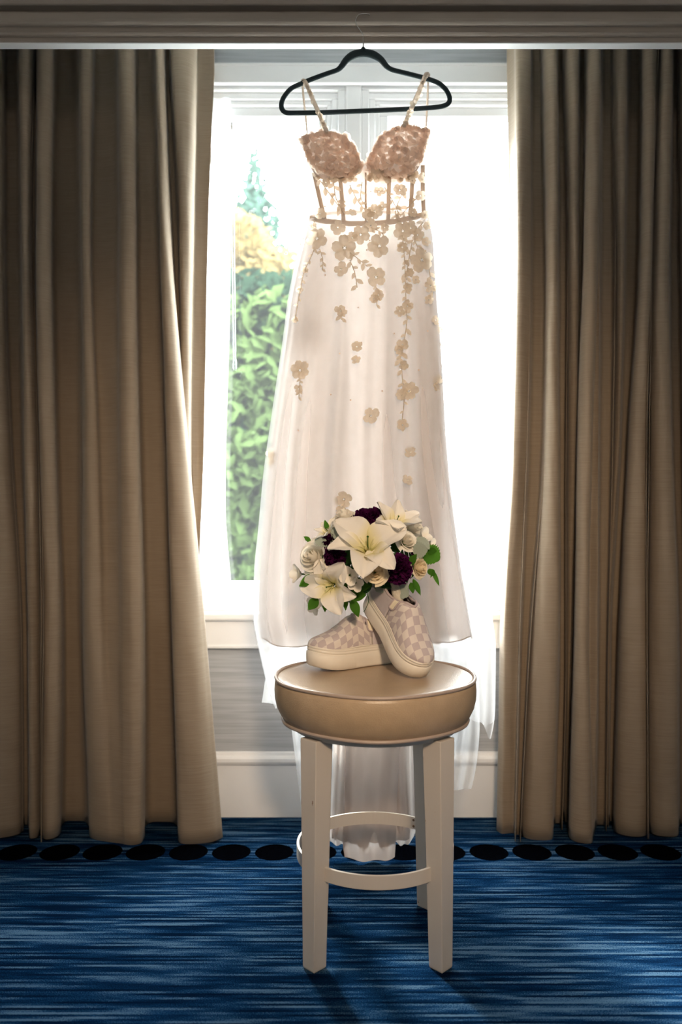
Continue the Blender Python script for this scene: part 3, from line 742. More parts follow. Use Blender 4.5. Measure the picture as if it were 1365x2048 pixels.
for ci, cup in enumerate(CUPS):
    P = catmull([Vector((x, y, 0)) for x, y in cup], 6, closed=True)
    cx = sum(p.x for p in P)/len(P); cy = sum(p.y for p in P)/len(P)
    rows = [[cup_pt(cup, cx+(p.x-cx)*t, cy+(p.y-cy)*t) for p in P] for t in (.001, .15, .3, .45, .6, .72, .84, .93, 1.0)]
    rows.append([cup_pt(cup, p.x, p.y)+Vector((0, .030, 0)) for p in P])
    m = MB(); m.grid(rows, closed=True); cupo = m.build('cup', M['cup_cloth'], dress)
    # layered lace petals over the cup, thickest along its edge
    m = MB()
    def lace_petal(px, py, L, lift, ang):
        c = cup_pt(CUPS[ci], px, py, lift)
        rows = []
        tx = rnd.uniform(-.7, .7); ty = rnd.uniform(-.7, .7)
        for i in range(4):
            t = i/3; w = L*.48*(.35+.65*math.sin(PI*(t*.8+.1)))
            rows.append([c+Vector((L*(t-.4)*math.cos(ang)-w*s*math.sin(ang), -(L*(t-.4)*tx+w*s*ty)*.7-.002*t, L*(t-.4)*math.sin(ang)+w*s*math.cos(ang))) for s in (-1, 0, 1)])
        m.grid(rows)
    for k, p in enumerate(P):
        top = p.y < cy+18
        for _ in range(2 if top else 1):
            t = rnd.uniform(.84, 1.03 if top else 1.0)
            lace_petal(cx+(p.x-cx)*t, cy+(p.y-cy)*t, rnd.uniform(.009, .017), rnd.uniform(.001, .006), rnd.uniform(0, 2*PI))
    for _ in range(230):
        a = rnd.uniform(0, 2*PI); t = rnd.uniform(.02, .95)**.6; p = P[int(a/(2*PI)*len(P)) % len(P)]
        lace_petal(cx+(p.x-cx)*t, cy+(p.y-cy)*t, rnd.uniform(.008, .016), rnd.uniform(.0005, .003), rnd.uniform(0, 2*PI))
    o = m.build('lace_edging', M['cup_lace'], cupo); o['kind'] = 'stuff'
# lace hanging under the cups
m = MB()
for k in range(90):
    x = rnd.choice((rnd.uniform(628, 722), rnd.uniform(735, 845))); y = rnd.uniform(340, 362)
    c = FP(x, y, .006); L = rnd.uniform(.010, .017); ang = rnd.uniform(0, 2*PI); rows = []
    for i in range(4):
        t = i/3; w = L*.45*(.35+.65*math.sin(PI*(t*.8+.1)))
        rows.append([c+Vector((L*(t-.4)*math.cos(ang)-w*s*math.sin(ang), -.002*t, L*(t-.4)*math.sin(ang)+w*s*math.cos(ang))) for s in (-1, 0, 1)])
    m.grid(rows)
o = m.build('underbust_lace', M['lace'], dress); o['kind'] = 'stuff'
# straps over the hanger
def ribbon(name, pts, w, mat, parent=dress):
    P = catmull([U(*p) for p in pts], 6); rows = []
    for i, p in enumerate(P):
        a = P[max(0, i-1)]; b = P[min(len(P)-1, i+1)]; t = (b-a).normalized(); n = t.cross(Vector((0, 1, 0)))
        if n.length < .2: n = Vector((1, 0, 0))
        n.normalize(); rows.append([p-n*w/2, p+n*w/2])
    m = MB(); m.grid(rows); o = m.build(name, mat, parent)
    s = o.modifiers.new('thickness', 'SOLIDIFY'); s.thickness = .001
    return o
s1 = ribbon('strap', [(606, 166, HD+.006), (607, 161, HD), (612, 166, HD-.009), (622, 190, HD-.012), (636, 222, HD-.016), (654, 264, DD-.080)], .0105, M['strap'])
s2 = ribbon('strap', [(856, 153, HD+.006), (856, 148, HD), (851, 153, HD-.009), (838, 185, HD-.012), (823, 218, HD-.016), (808, 254, DD-.080)], .0115, M['strap'])
ribbon('back_strap', [(605, 166, HD+.007), (608, 200, HD+.020), (612, 235, DD+.040), (615, 270, DD+.060)], .0055, M['strap'])
ribbon('back_strap', [(857, 153, HD+.007), (856, 190, HD+.020), (854, 230, DD+.040), (852, 268, DD+.060)], .0055, M['strap'])
m = MB()
for k in range(64):
    t = rnd.random(); side = rnd.random() < .62
    if side: x, y = (852-44*t, 152+100*t)
    else: x, y = (612+42*t, 166+98*t)
    if side and rnd.random() < .35: x += rnd.uniform(0, 16)*t
    c = U(x+rnd.uniform(-4, 5), y, HD-.014-.05*t**2); L = rnd.uniform(.006, .011); ang = rnd.uniform(0, 2*PI); rows = []
    for i in range(3):
        q = i/2; w = L*.45*(1 if i == 1 else .5)
        rows.append([c+Vector((L*(q-.4)*math.cos(ang)-w*s*math.sin(ang), .002*s, L*(q-.4)*math.sin(ang)+w*s*math.cos(ang))) for s in (-1, 0, 1)])
    m.grid(rows)
o = m.build('strap_lace', M['lace'], dress); o['kind'] = 'stuff'

# appliqué flowers: shared meshes, one object each
FM = [flower_mesh('lace_flower_%s' % c, n, 1.0*.02, M['lace'], rnd) for c, n in (('five', 5), ('six', 6), ('four', 4), ('small', 5))]
def put_flower(px, py, rpx, k=None, lift=.020, rot=None, on=True, d=None):
    p = FP(px, py, lift) if d is None else U(px, py, d)
    o = link('lace_flower', FM[rnd.randrange(3) if k is None else k], dress, False)
    o.location = p-dress.location
    s = rpx*PXM/.02
    o.scale = (s, s, s)
    o.rotation_euler = (PI/2+rnd.uniform(-.3, .3), rnd.uniform(-.35, .35), rnd.uniform(0, 6.3) if rot is None else rot)
    # facing the room: local +Z -> -Y
    R = Matrix.Rotation(PI/2, 4, 'X') @ Matrix.Rotation(rnd.uniform(0, 6.3), 4, 'Z')
    T = Matrix.Rotation(rnd.uniform(-.35, .35), 4, 'X') @ Matrix.Rotation(rnd.uniform(-.35, .35), 4, 'Z')
    o.rotation_euler = (T @ R).to_euler()
for a in ((800, 381, 15), (758, 384, 12), (750, 424, 17), (737, 430, 13), (842, 392, 12), (845, 360, 11), (765, 412, 10), (640, 428, 14), (706, 426, 9),
          (635, 478, 22), (690, 496, 25), (722, 470, 19), (705, 476, 13), (760, 492, 23), (752, 555, 22), (683, 540, 16), (676, 455, 16), (742, 452, 14),
          (806, 462, 19), (822, 456, 14), (845, 520, 24), (836, 470, 13), (856, 452, 10), (852, 485, 11), (805, 495, 12), (770, 455, 9), (625, 452, 9),
          (600, 741, 20), (598, 778, 10), (743, 832, 19), (682, 623, 14), (714, 694, 12), (712, 720, 10), (815, 612, 14), (800, 622, 11), (806, 690, 13), (799, 700, 9),
          (818, 782, 19), (804, 790, 12), (806, 850, 12), (862, 572, 14), (858, 600, 10), (872, 640, 10), (689, 998, 19), (682, 1022, 12), (757, 590, 12), (748, 598, 9),
          (820, 545, 9), (815, 575, 10), (832, 560, 10), (850, 430, 9), (826, 425, 10), (610, 540, 8), (600, 580, 8), (590, 640, 7),
          (822, 905, 13), (815, 960, 12), (808, 730, 10), (652, 365, 9), (668, 358, 10), (825, 362, 9)):
    put_flower(*a)
for x, y, r, d in ((884, 655, 13, 2.03), (888, 690, 8, 2.03), (876, 760, 12, 2.03), (874, 775, 9, 2.03), (920, 952, 12, 2.03), (541, 908, 11, 2.03), (543, 922, 9, 2.03), (897, 705, 8, 2.03)):
    put_flower(x, y, r, 2, d=d)
# leafy sprigs: stem with pairs of leaves
def sprig(pts, leaf=9, n=6, name='lace_sprig'):
    P = catmull([Vector((x, y, 0)) for x, y in pts], 5); W = [FP(p.x, p.y, .019 if p.y > 446 else .0055) for p in P]
    m = MB(); m.tube(W, .0011, 5)
    for k in range(n):
        i = int((k+.7)/n*(len(P)-1)); side = 1 if k % 2 else -1
        a = P[max(0, i-1)]; b = P[min(len(P)-1, i+1)]; ang = math.atan2(-(b.y-a.y), b.x-a.x)+side*rnd.uniform(.5, 1.0)
        L = leaf*PXM*rnd.uniform(.8, 1.25); c = W[i]; rows = []
        for q in range(5):
            t = q/4; w = L*.26*math.sin(PI*(t*.92+.04))
            rows.append([c+Vector((L*t*math.cos(ang)-w*s*math.sin(ang), -.0015-.003*t+.0006*abs(s), L*t*math.sin(ang)+w*s*math.cos(ang))) for s in (-1, 0, 1)])
        m.grid(rows)
    m.build(name, M['lace'], dress)
for pts, lf, n in (([(640, 360), (660, 388), (684, 420)], 15, 7), ([(668, 362), (672, 395), (690, 430)], 14, 6), ([(700, 370), (715, 400), (735, 425)], 14, 6),
                   ([(725, 365), (722, 395), (735, 415)], 11, 5), ([(812, 372), (795, 410), (790, 435)], 13, 7), ([(835, 395), (812, 420), (795, 440)], 13, 6),
                   ([(770, 375), (785, 400), (800, 430)], 12, 5), ([(632, 490), (622, 515), (608, 545), (600, 585), (590, 640)], 9, 12),
                   ([(640, 498), (646, 520), (645, 540)], 9, 6), ([(700, 505), (720, 520), (735, 533)], 14, 6), ([(700, 520), (710, 545), (715, 575)], 14, 5),
                   ([(742, 455), (758, 462), (768, 470)], 11, 5), ([(752, 570), (756, 590), (754, 612)], 11, 6), ([(600, 755), (600, 775), (598, 797)], 9, 6),
                   ([(690, 1005), (682, 1030), (676, 1050)], 10, 5), ([(850, 440), (830, 470), (836, 495)], 11, 6), ([(806, 470), (810, 520), (812, 580), (815, 640)], 12, 16),
                   ([(815, 640), (808, 690), (800, 720)], 14, 8), ([(795, 690), (804, 740), (806, 780)], 14, 8), ([(810, 790), (806, 830), (803, 860)], 10, 6),
                   ([(852, 500), (860, 545), (866, 590)], 13, 7), ([(682, 615), (684, 640)], 13, 4), ([(612, 466), (600, 490)], 9, 4), ([(826, 480), (818, 520), (814, 560)], 14, 8)):
    sprig(pts, lf, n)
# little stars scattered on the skirt
sm = MB(); v = [(0, 0, .0006)]+[((.0030 if q % 2 == 0 else .0013)*math.cos(q*PI/5), (.0030 if q % 2 == 0 else .0013)*math.sin(q*PI/5), 0) for q in range(10)]
sm.add(v, [(0, 1+q, 1+(q+1) % 10) for q in range(10)]); SM = sm.mesh('lace_star', M['boning'], smooth=False)
for x, y in ((651, 550), (680, 707), (662, 789), (597, 861), (765, 782), (717, 615), (740, 481), (734, 500), (789, 667), (724, 685), (650, 413), (742, 383), (856, 662), (702, 800), (838, 740)):
    o = link('lace_star', SM, dress, False); o.location = FP(x, y, .019)-dress.location; o.rotation_euler = (PI/2, rnd.uniform(0, 6), 0)
bm_ = MB(); bm_.add([(.0014*x, .0014*y, .0014*z) for x, y, z in ((1, 0, 0), (-1, 0, 0), (0, 1, 0), (0, -1, 0), (0, 0, 1), (0, 0, -1))], [(0, 2, 4), (2, 1, 4), (1, 3, 4), (3, 0, 4), (2, 0, 5), (1, 2, 5), (3, 1, 5), (0, 3, 5)])
BM = bm_.mesh('bead', M['bead'], smooth=False)
for x, y in ((790, 299), (788, 301), (616, 545), (614, 552), (824, 774), (816, 858), (815, 861), (818, 989), (690, 488), (758, 487), (640, 290)):
    o = link('bead', BM, dress, False)
    o.location = FP(x, y, .010 if y > 330 else .045)-dress.location

# ------------------------------------------------------------------ shoes
SL = .250
WT = [(0, .0), (.012, .011), (.035, .0185), (.08, .0255), (.16, .0305), (.28, .0318), (.40, .0315), (.52, .0345), (.64, .0395), (.74, .0420), (.82, .0408), (.89, .0355), (.945, .0265), (.98, .0155), (1, 0)]
def sw(s): return max(0.0, mono([a for a, _ in WT], [b for _, b in WT], s))
def scx(s): return .004*math.sin(PI*s)                                # slight banana curve
def spring(s): return .010*max(0, (s-.72)/.28)**2
HT = [(0, .070), (.12, .064), (.30, .054), (.42, .060), (.52, .074), (.57, .073), (.66, .058), (.76, .042), (.86, .031), (.94, .022), (.98, .013), (1, .003)]
WO = [(0, 0), (.02, .006), (.06, .017), (.16, .023), (.30, .025), (.40, .021), (.48, .015), (.535, .008), (.56, 0), (1, 0)]
SOLE = .046
def upt(s, t, side, off=0.0):
    w = max(0.0, sw(s)-.0025); wo = min(mono([a for a, _ in WO], [b for _, b in WO], s), max(0, w-.003)); h = mono([a for a, _ in HT], [b for _, b in HT], s)
    c = math.cos(t*PI/2); e = math.sin(t*PI/2)
    y = wo+(w-wo)*max(0, c)**.72; z = h*max(0, e)**.86
    n = Vector((0, c, e)).normalized()*off
    return Vector((s*SL+(off*.6 if s > .85 else 0), scx(s)+side*(y+n.y), SOLE-.004+spring(s)+z+n.z))
SS = [0, .008, .02, .04, .07]+[.10+.025*i for i in range(33)]+[.92, .94, .955, .97, .98, .988, .994, 1.0]
def make_shoe(label, mat_w):
    sh = empty('platform_sneaker'); tag(sh, label, 'shoe', 'pair of checkered slip-on shoes')
    # platform sole
    ring = [(s*SL, scx(s), sw(s), s) for s in SS]
    def loop(inset, z):
        L = []
        for x, c, w, s in ring: L.append((SL/2+(x-SL/2)*(1-inset/(SL/2)), c+max(0, w-inset*min(1, w/.01)), z+spring(s)))
        for x, c, w, s in ring[-2:0:-1]: L.append((SL/2+(x-SL/2)*(1-inset/(SL/2)), c-max(0, w-inset*min(1, w/.01)), z+spring(s)))
        return L
    m = MB(); rows = [loop(.004, 0), loop(.0008, .002), loop(0, .006), loop(-.0006, .020), loop(0, .0335), loop(.0010, .0342), loop(.0010, .0350), loop(0, .0357), loop(0, .0400), loop(.0009, .0405), loop(.0009, .0412), loop(.0004, .0418), loop(.0006, SOLE), loop(.004, SOLE+.001)]
    m.grid(rows, closed=True)
    n = len(rows[0]); m.f.append(tuple(range(n))); m.m.append(0)
    base = (len(rows)-1)*n; m.f.append(tuple(range(base, base+n))[::-1]); m.m.append(0)
    sole = m.build('platform_sole', M['rubber'], sh, merge=.00005, world=False)
    sole.data.polygons.foreach_set('use_smooth', [len(p.vertices) <= 4 for p in sole.data.polygons])
    # toe bumper wrapped round the front
    idx = [i for i, r in enumerate(ring) if r[3] >= .60]
    def arc(off, z): 
        L = []
        for i in idx: x, c, w, s = ring[i]; L.append((SL/2+(x-SL/2)*(1+off/(SL/2)), c+w+off*min(1, w/.01), z+spring(s)))
        for i in idx[-2::-1]: x, c, w, s = ring[i]; L.append((SL/2+(x-SL/2)*(1+off/(SL/2)), c-w-off*min(1, w/.01), z+spring(s)))
        return L
    m = MB(); m.grid([arc(-.001, .003), arc(.0014, .005), arc(.0020, .020), arc(.0016, .0325), arc(-.001, .0345)]); m.build('toe_bumper', M['rubber'], sole, world=False)
    # upper: checkered vamp in front, plain quarters behind
    NT = 12
    for part, s0, s1, mat in (('quarter', 0, .40, M['shoe_canvas']), ('vamp', .40, 1.0, M['checker'])):
        ss = [s for s in SS if s0-1e-6 <= s <= s1+1e-6]
        if s0 not in ss: ss = [s0]+ss
        if s1 not in ss: ss = ss+[s1]
        for side in ((1, -1) if part == 'quarter' else (0,)):
            m = MB(); uvs = []
            sides = (side,) if side else (1, -1)
            for sd in sides:
                rows = [[upt(s, t/NT, sd) for t in range(NT+1)] for s in ss]
                m.grid(rows)
                for s in ss:
                    run = 0; prev = None
                    ps = [upt(s, t/NT, sd) for t in range(NT+1)]
                    lens = [0]
                    for a, b in zip(ps, ps[1:]): lens.append(lens[-1]+(b-a).length)
                    for t in range(NT+1): uvs.append((s*SL*1.02, sd*(lens[-1]-lens[t])))
            me = bpy.data.meshes.new(part); me.from_pydata(m.v, [], m.f); me.materials.append(mat)
            uvl = me.uv_layers.new(name='UVMap')
            for lp in me.loops: u, v = uvs[lp.vertex_index]; uvl.data[lp.index].uv = (u+.5, v+.5064)
            bm = bmesh.new(); bm.from_mesh(me); bmesh.ops.remove_doubles(bm, verts=bm.verts, dist=.00002); bmesh.ops.recalc_face_normals(bm, faces=bm.faces); bm.to_mesh(me); bm.free()
            me.polygons.foreach_set('use_smooth', [True]*len(me.polygons))
            o = link(part, me, sh, False); sd_ = o.modifiers.new('thickness', 'SOLIDIFY'); sd_.thickness = .0022; sd_.offset = -1
    # collar binding
    so = [.558, .55, .54, .52, .50, .47, .44, .40, .35, .30, .25, .20, .15, .10, .06, .04, .02, .006]
    path = [upt(s, 1, 1) for s in so]+[upt(s, 1, -1) for s in so[::-1]]
    m = MB(); m.tube(path, .0030, 8, closed=True); m.build('collar_binding', M['shoe_binding'], sh, world=False)
    # elastic gores with bound edges
    for sd in (1, -1):
        rows = []
        for k in range(7):
            t = .40+.58*k/6; wv = .028+.004*(k/6)
            rows.append([upt(.425+q*wv, t, sd, .0018) for q in (-1, -.5, 0, .5, 1)])
        m = MB(); m.grid(rows); g = m.build('elastic_gore', M['elastic'], sh, world=False)
        path = [upt(.425-.034, .98-.54*k/6, sd, .0022) for k in range(7)]+[upt(.425-.018, .385, sd, .0022), upt(.425+.018, .385, sd, .0022)]+[upt(.425+.034, .98-.54*k/6, sd, .0022) for k in range(6, -1, -1)]
        m = MB(); m.tube(catmull(path, 3), .0019, 6); m.build('gore_binding', M['shoe_binding'], g, world=False)
    # foxing line, footbed, side tab
    m = MB()
    path = [upt(s, .04, 1, .0006) for s in SS[2:-3]]+[upt(s, .04, -1, .0006) for s in SS[2:-3][::-1]]
    m.tube(path, .0016, 6, closed=True); m.build('foxing_cord', M['rubber'], sole, world=False)
    rows = [[Vector((s*SL, scx(s)+q*max(0, sw(s)-.006), SOLE+.004+spring(s))) for q in (-1, 0, 1)] for s in SS[2:-6]]
    m = MB(); m.grid(rows); m.build('footbed', M['insole'], sh, world=False)
    m = MB(); rows = []
    for sd in (1, -1):
        m.grid([[upt(s, t/8*.97, sd, -.0032) for t in range(9)] for s in SS[2:] if s < .46])
    m.build('inner_lining', M['insole'], sh, world=False)
    rows = [[upt(s, t, 1, .0024) for t in (.52, .62)] for s in (.462, .480)]
    m = MB(); m.grid(rows); m.build('side_tab', M['tab_tag'], sh, world=False)
    return sh
def basis(f, up):
    f = Vector(f).normalized(); up = Vector(up); up = (up-f*up.dot(f)).normalized(); l = up.cross(f)
    return Matrix((f, l, up)).transposed()
shoeA = make_shoe('checkered platform slip-on shoe lying flat with its sole on the stool', None)
fA = Vector((-.86, -.51, 0)).normalized(); toeA = Vector((-.073, 1.784, 0))
RA = basis(fA, (0, 0, 1)); locA = toeA-fA*SL; locA.z = SZ+.0125
shoeA.location = locA; shoeA.rotation_euler = RA.to_euler()
shoeB = make_shoe('checkered platform slip-on shoe tilted on its toe with bouquet in it', None)
fB = Vector((.42, -.68, -.61)).normalized(); RB_ = basis(fB, (.15, -.25, 1))
locB = Vector((.170, 1.708, .6))-RB_ @ Vector((SL, 0, .012))
low = min((RB_ @ Vector((t*SL, scx(t)+q*sw(t), spring(t)))).z for t in SS for q in (-1, 1))
locB.z = SZ+.0086-low
shoeB.location = locB; shoeB.rotation_euler = RB_.to_euler()
def inB(x, y, z): return locB+RB_ @ Vector((x, y, z))

# ------------------------------------------------------------------ bouquet
BC = Vector((.058, 1.835, .835))
bq = empty('bouquet', inB(.075, 0, .052))
tag(bq, 'bridal bouquet of white lilies, roses and purple carnations standing in the shoe', 'bouquet')
AX = Vector((.145, .115, .120))
def on_dome(px, py, out=1.0):
    """front of the bouquet's rounded mass behind a photo pixel"""
    o = Vector((0, 0, CAMZ)); dr = (U(px, py, 1)-o); ax = AX*out
    oo = Vector([(o[i]-BC[i])/ax[i] for i in range(3)]); dd = Vector([dr[i]/ax[i] for i in range(3)])
    a = dd.dot(dd); b = 2*oo.dot(dd); c = oo.dot(oo)-1; q = b*b-4*a*c
    t = (-b-math.sqrt(q))/(2*a) if q > 0 else -b/(2*a)
    return o+dr*t
def out_dir(p, toward=.25):
    n = Vector([(p[i]-BC[i])/AX[i]**2 for i in range(3)]).normalized()
    return (n+Vector((0, -1, 0))*toward).normalized()
def place(o, p, n, spin=0.0, s=1.0):
    o.location = p-bq.location
    q = Vector(n).to_track_quat('Z', 'Y'); o.rotation_euler = (q.to_matrix() @ Matrix.Rotation(spin, 3, 'Z')).to_euler(); o.scale = (s, s, s)
# shared petal meshes
def lily_petal(L, W, name, recurve=1.0):
    m = MB(); rows = []; NL, NW = 14, 8
    for i in range(NL+1):
        t = i/NL
        a = 1.00-1.55*recurve*t**1.2                  # slope angle along the petal
        rows.append((t, a))
    pts = []; x = z = 0
    for i in range(NL+1):
        t, a = rows[i]
        if i: x += L/NL*math.cos(a); z += L/NL*math.sin(a)
        w = W*.5*(math.sin(PI*min(1, t*.93+.035))**.75)*(1-.18*t)
        if i == NL: w = W*.03
        r = []
        for j in range(NW+1):
            s = 2*j/NW-1
            bend = .22*W*(abs(s)**1.6)*math.sin(PI*t) - .07*W*math.exp(-(s/.16)**2)
            rip = .10*W*math.sin(11*t+4*s)*abs(s)*t
            r.append((x-math.sin(a)*(bend+rip), w*s, z+math.cos(a)*(bend+rip)))
        pts.append(r)
    m.grid(pts); return m.mesh(name, M['petal_lily'])
LPW, LPN = lily_petal(.102, .080, 'petal', .80), lily_petal(.098, .060, 'petal', .95)
LPC = lily_petal(.088, .048, 'petal', .40)
sm_ = MB()
for k in range(6):
    a = k*PI/3+.2; r = .012
    P = [Vector((0, 0, .004)), Vector((r*.5*math.cos(a), r*.5*math.sin(a), .022)), Vector((r*1.5*math.cos(a), r*1.5*math.sin(a), .040))]
    sm_.tube(catmull(P, 4), .0007, 5)
STF = sm_.mesh('stamen', M['lily_yellow'])
ps_ = MB(); ps_.tube([(0, 0, .002), (.001, 0, .028), (.003, .001, .046), (.003, .001, .050)], [.0016, .0011, .0011, .0026], 6); PST = ps_.mesh('pistil', M['leaf_green'])
th_ = MB(); th_.lathe([(.0005, .0), (.004, .004), (.006, .010), (.0075, .014)], 16); THR = th_.mesh('throat', M['lily_yellow'])
def lily(px, py, n, s=1.0, spin=0.0, closed=False, skip=(), out=1.0, name='lily', p=None):
    p = on_dome(px, py, out) if p is None else p
    f = empty(name); f.parent = bq; place(f, p, n, spin, s)
    for k in range(6):
        if k in skip: continue
        o = link('petal', LPC if closed else (LPW if k % 2 == 0 else LPN), f, False)
        o.rotation_euler = (.14*math.sin(k*2.3+px), .12*math.cos(k*1.9+py), k*PI/3+.10*math.sin(k*3.1+px)); o.location = (.004*math.cos(k*PI/3), .004*math.sin(k*PI/3), .001 if k % 2 == 0 else -.001)
    link('stamen', STF, f, False); link('pistil', PST, f, False); link('throat', THR, f, False)
    return f
lily(737, 1104, (-.10, -.73, .68), .98, .35, out=.95, name='lily')
lily(668, 1170, (-.42, -.84, -.10), .74, .9, out=.96)
lily(785, 1062, (.28, -.55, .80), .82, .2, closed=True, out=.95)
lily(662, 1072, (-.55, -.35, .75), .46, .5, closed=True, out=1.0)
# roses
def rose_petals():
    Ms = []
    for k in range(17):
        fr = k/16; r = .0035+.0225*fr**.9; H = .030-.006*fr; open_ = .10+1.0*fr**2.2; wid = 1.9-.5*fr
        m = MB(); rows = []
        for i in range(7):
            t = i/6; row = []
            for j in range(9):
                s = 2*j/8-1; a = s*wid*.62
                rr_ = r*(.42+.58*math.sin(PI/2*min(1, t*1.25)))+open_*.010*max(0, t-.55)**1.3*3
                zz_ = H*t*(1-.10*abs(s)**3)-open_*.012*max(0, t-.7)*2.6
                row.append((rr_*math.cos(a), rr_*math.sin(a), zz_-.012*fr))
            rows.append(row)
        m.grid(rows); Ms.append(m)
    return Ms
RP = rose_petals()
ROSE = {k: [m.mesh('petal', M[k]) for m in RP] for k in ('petal_white', 'petal_cream')}
cal = MB()
for k in range(5):
    a = k*2*PI/5; cal.add([(.004*math.cos(a-.5), .004*math.sin(a-.5), -.012), (.004*math.cos(a+.5), .004*math.sin(a+.5), -.012), (.020*math.cos(a), .020*math.sin(a), -.010), (.030*math.cos(a), .030*math.sin(a), -.022)], [(0, 1, 2), (1, 3, 2), (0, 2, 3)])
CAL = cal.mesh('sepals', M['leaf_green'])
def rose(px, py, n, s, mat, spin=0.0, out=1.0):
    f = empty('rose'); f.parent = bq; p = on_dome(px, py, out); n = Vector(n).normalized(); place(f, p-n*.008*s, n, spin, s)
    for k in range(17):
        o = link('petal', ROSE[mat][k], f, False); o.rotation_euler = (.05*math.sin(k*2.1), .05*math.cos(k*1.7), k*2.39996)
    link('sepals', CAL, f, False)
rose(626, 1114, (-.60, -.76, .25), 1.25, 'petal_white', .4, 1.10)
rose(751, 1144, (.05, -.98, .14), .92, 'petal_cream', 1.0, 1.06)
rose(841, 1136, (.70, -.70, .05), .80, 'petal_cream', 2.0, 1.06)
rose(826, 1052, (.55, -.45, .70), 1.10, 'petal_white', .7, .98)
rose(690, 1034, (-.2, -.35, .92), .95, 'petal_white', 1.4, .98)
rose(816, 1082, (.42, -.82, .40), .80, 'petal_white', 2.4, 1.0)
rose(770, 1030, (.1, -.35, .93), .85, 'petal_white', 2.9, .98)
# carnations: ball of frilled petals
def carn(seed):
    r = random.Random(seed); m = MB()
    for k in range(60):
        ph = r.uniform(0, 2*PI); el = math.acos(r.uniform(.0, 1.0)); dvec = Vector((math.sin(el)*math.cos(ph), math.sin(el)*math.sin(ph), math.cos(el)))
        t1 = dvec.orthogonal().normalized(); t2 = dvec.cross(t1); sp = r.uniform(0, 2*PI); a1 = t1*math.cos(sp)+t2*math.sin(sp); a2 = dvec.cross(a1)
        L = .029*r.uniform(.85, 1.05); W = .030*r.uniform(.8, 1.1); rows = []
        for i in range(5):
            t = .25+.75*i/4; row = []
            for j in range(11):
                s = 2*j/10-1; w = W*.5*t**1.3
                ruf = .0042*t*t*math.sin(j*2.2+k)+(.002*(j % 2) if i == 4 else 0)
                row.append(dvec*(L*t*(1-.10*s*s)+(.0018*(j % 2) if i == 4 else 0))+a1*(w*s)+a2*ruf)
            rows.append(row)
        m.grid(rows)
    return m.mesh('frilled_petals', M['petal_purple'])
CM = [carn(1), carn(2)]
def carnation(px, py, n, s, out=1.0):
    f = empty('carnation'); f.parent = bq; p = on_dome(px, py, out); n = Vector(n).normalized(); place(f, p-n*.016*s, n, random.uniform(0, 6), s)
    link('frilled_petals', CM[random.randrange(2)], f, False)
    m = MB(); m.tube([(0, 0, -.026), (0, 0, -.010), (0, 0, .004)], [.004, .006, .008], 8); m.build('calyx', M['leaf_green'], f, world=False)
carnation(801, 1141, (.28, -.95, -.10), 1.15, 1.08)
carnation(730, 1030, (.02, -.50, .86), .92, 1.08)
carnation(658, 1080, (-.45, -.75, .45), .80, 1.08)
carnation(666, 1112, (-.35, -.93, .1), .90, 1.10)
carnation(748, 1024, (.1, -.2, .97), .75, 1.10)
carnation(838, 1094, (.6, -.75, .3), .62, 1.02)
# small white filler flowers (five round petals with green ribs)
fp = petal_mesh('petal', .026, .021, M['petal_white'], .25, 6, 4, 1.0, .25)
def filler(px, py, n, s, spin=0, out=1.0, k=4):
    f = empty('filler_flower'); f.parent = bq; p = on_dome(px, py, out); place(f, p, n, spin, s)
    for q in range(k):
        o = link('petal', fp, f, False); o.rotation_euler = (0, -.5, q*2*PI/k)
    m = MB(); m.tube([(0, 0, -.060), (0, 0, -.012), (0, 0, .004)], [.0012, .0012, .002], 6); m.build('green_eye', M['leaf_green'], f, world=False)
for a in ((745, 1118, (.1, -.95, .3), .95), (656, 1128, (-.3, -.9, .3), .8), (603, 1148, (-.85, -.5, .1), 1.1), (638, 1195, (-.5, -.8, -.2), 1.1), (632, 1212, (-.5, -.7, -.6), .8),
          (842, 1074, (.7, -.6, .4), 1.0), (858, 1090, (.8, -.5, .3), .8), (818, 1040, (.4, -.4, .8), .9), (700, 1150, (-.1, -1, -.05), 1.1), (712, 1165, (.0, -1, -.2), .9), (668, 1058, (-.4, -.6, .7), .9), (772, 1046, (.2, -.6, .8), .9), (665, 1095, (-.4, -.9, .2), .6)):
    filler(*a, spin=random.uniform(0, 6))
# leaves: base pixel, tip pixel, width, depth, material
def leaf_mesh(name, mat, serr=False):
    m = MB(); rows = []; NL = 18 if serr else 9
    for i in range(NL+1):
        t = i/NL; w = .5*math.sin(PI*t**.85)**(.7 if serr else .9)
        if serr and 0 < i < NL: w *= (1.10 if i % 2 else .90)
        if i == NL: w = .01
        rows.append([(t, w*s, .10*abs(s)-.16*t*t) for s in (-1, -.5, 0, .5, 1)])
    m.grid(rows); return m.mesh(name, mat)
LM = {k: leaf_mesh('leaf', M[k], k == 'leaf_grey') for k in ('leaf_green', 'leaf_dark', 'leaf_grey')}
LM['leaf_serrated'] = leaf_mesh('leaf', M['leaf_green'], True)
def leaf(b, t, wpx, d, mat='leaf_green', roll=0.3, dd=-.012):
    A = U(b[0], b[1], d); B = U(t[0], t[1], d+dd); L = (B-A).length; x = (B-A).normalized()
    n = Vector((0, -1, .15)); n = (n-x*n.dot(x)).normalized(); n = Matrix.Rotation(roll, 3, x) @ n; y = n.cross(x)
    o = link('leaf', LM[mat], bq, False); o.location = A-bq.location
    o.rotation_euler = Matrix((x, y, n)).transposed().to_euler(); W = wpx*1.25*d/F; o.scale = (L, W, L*.5)
FD = 1.755
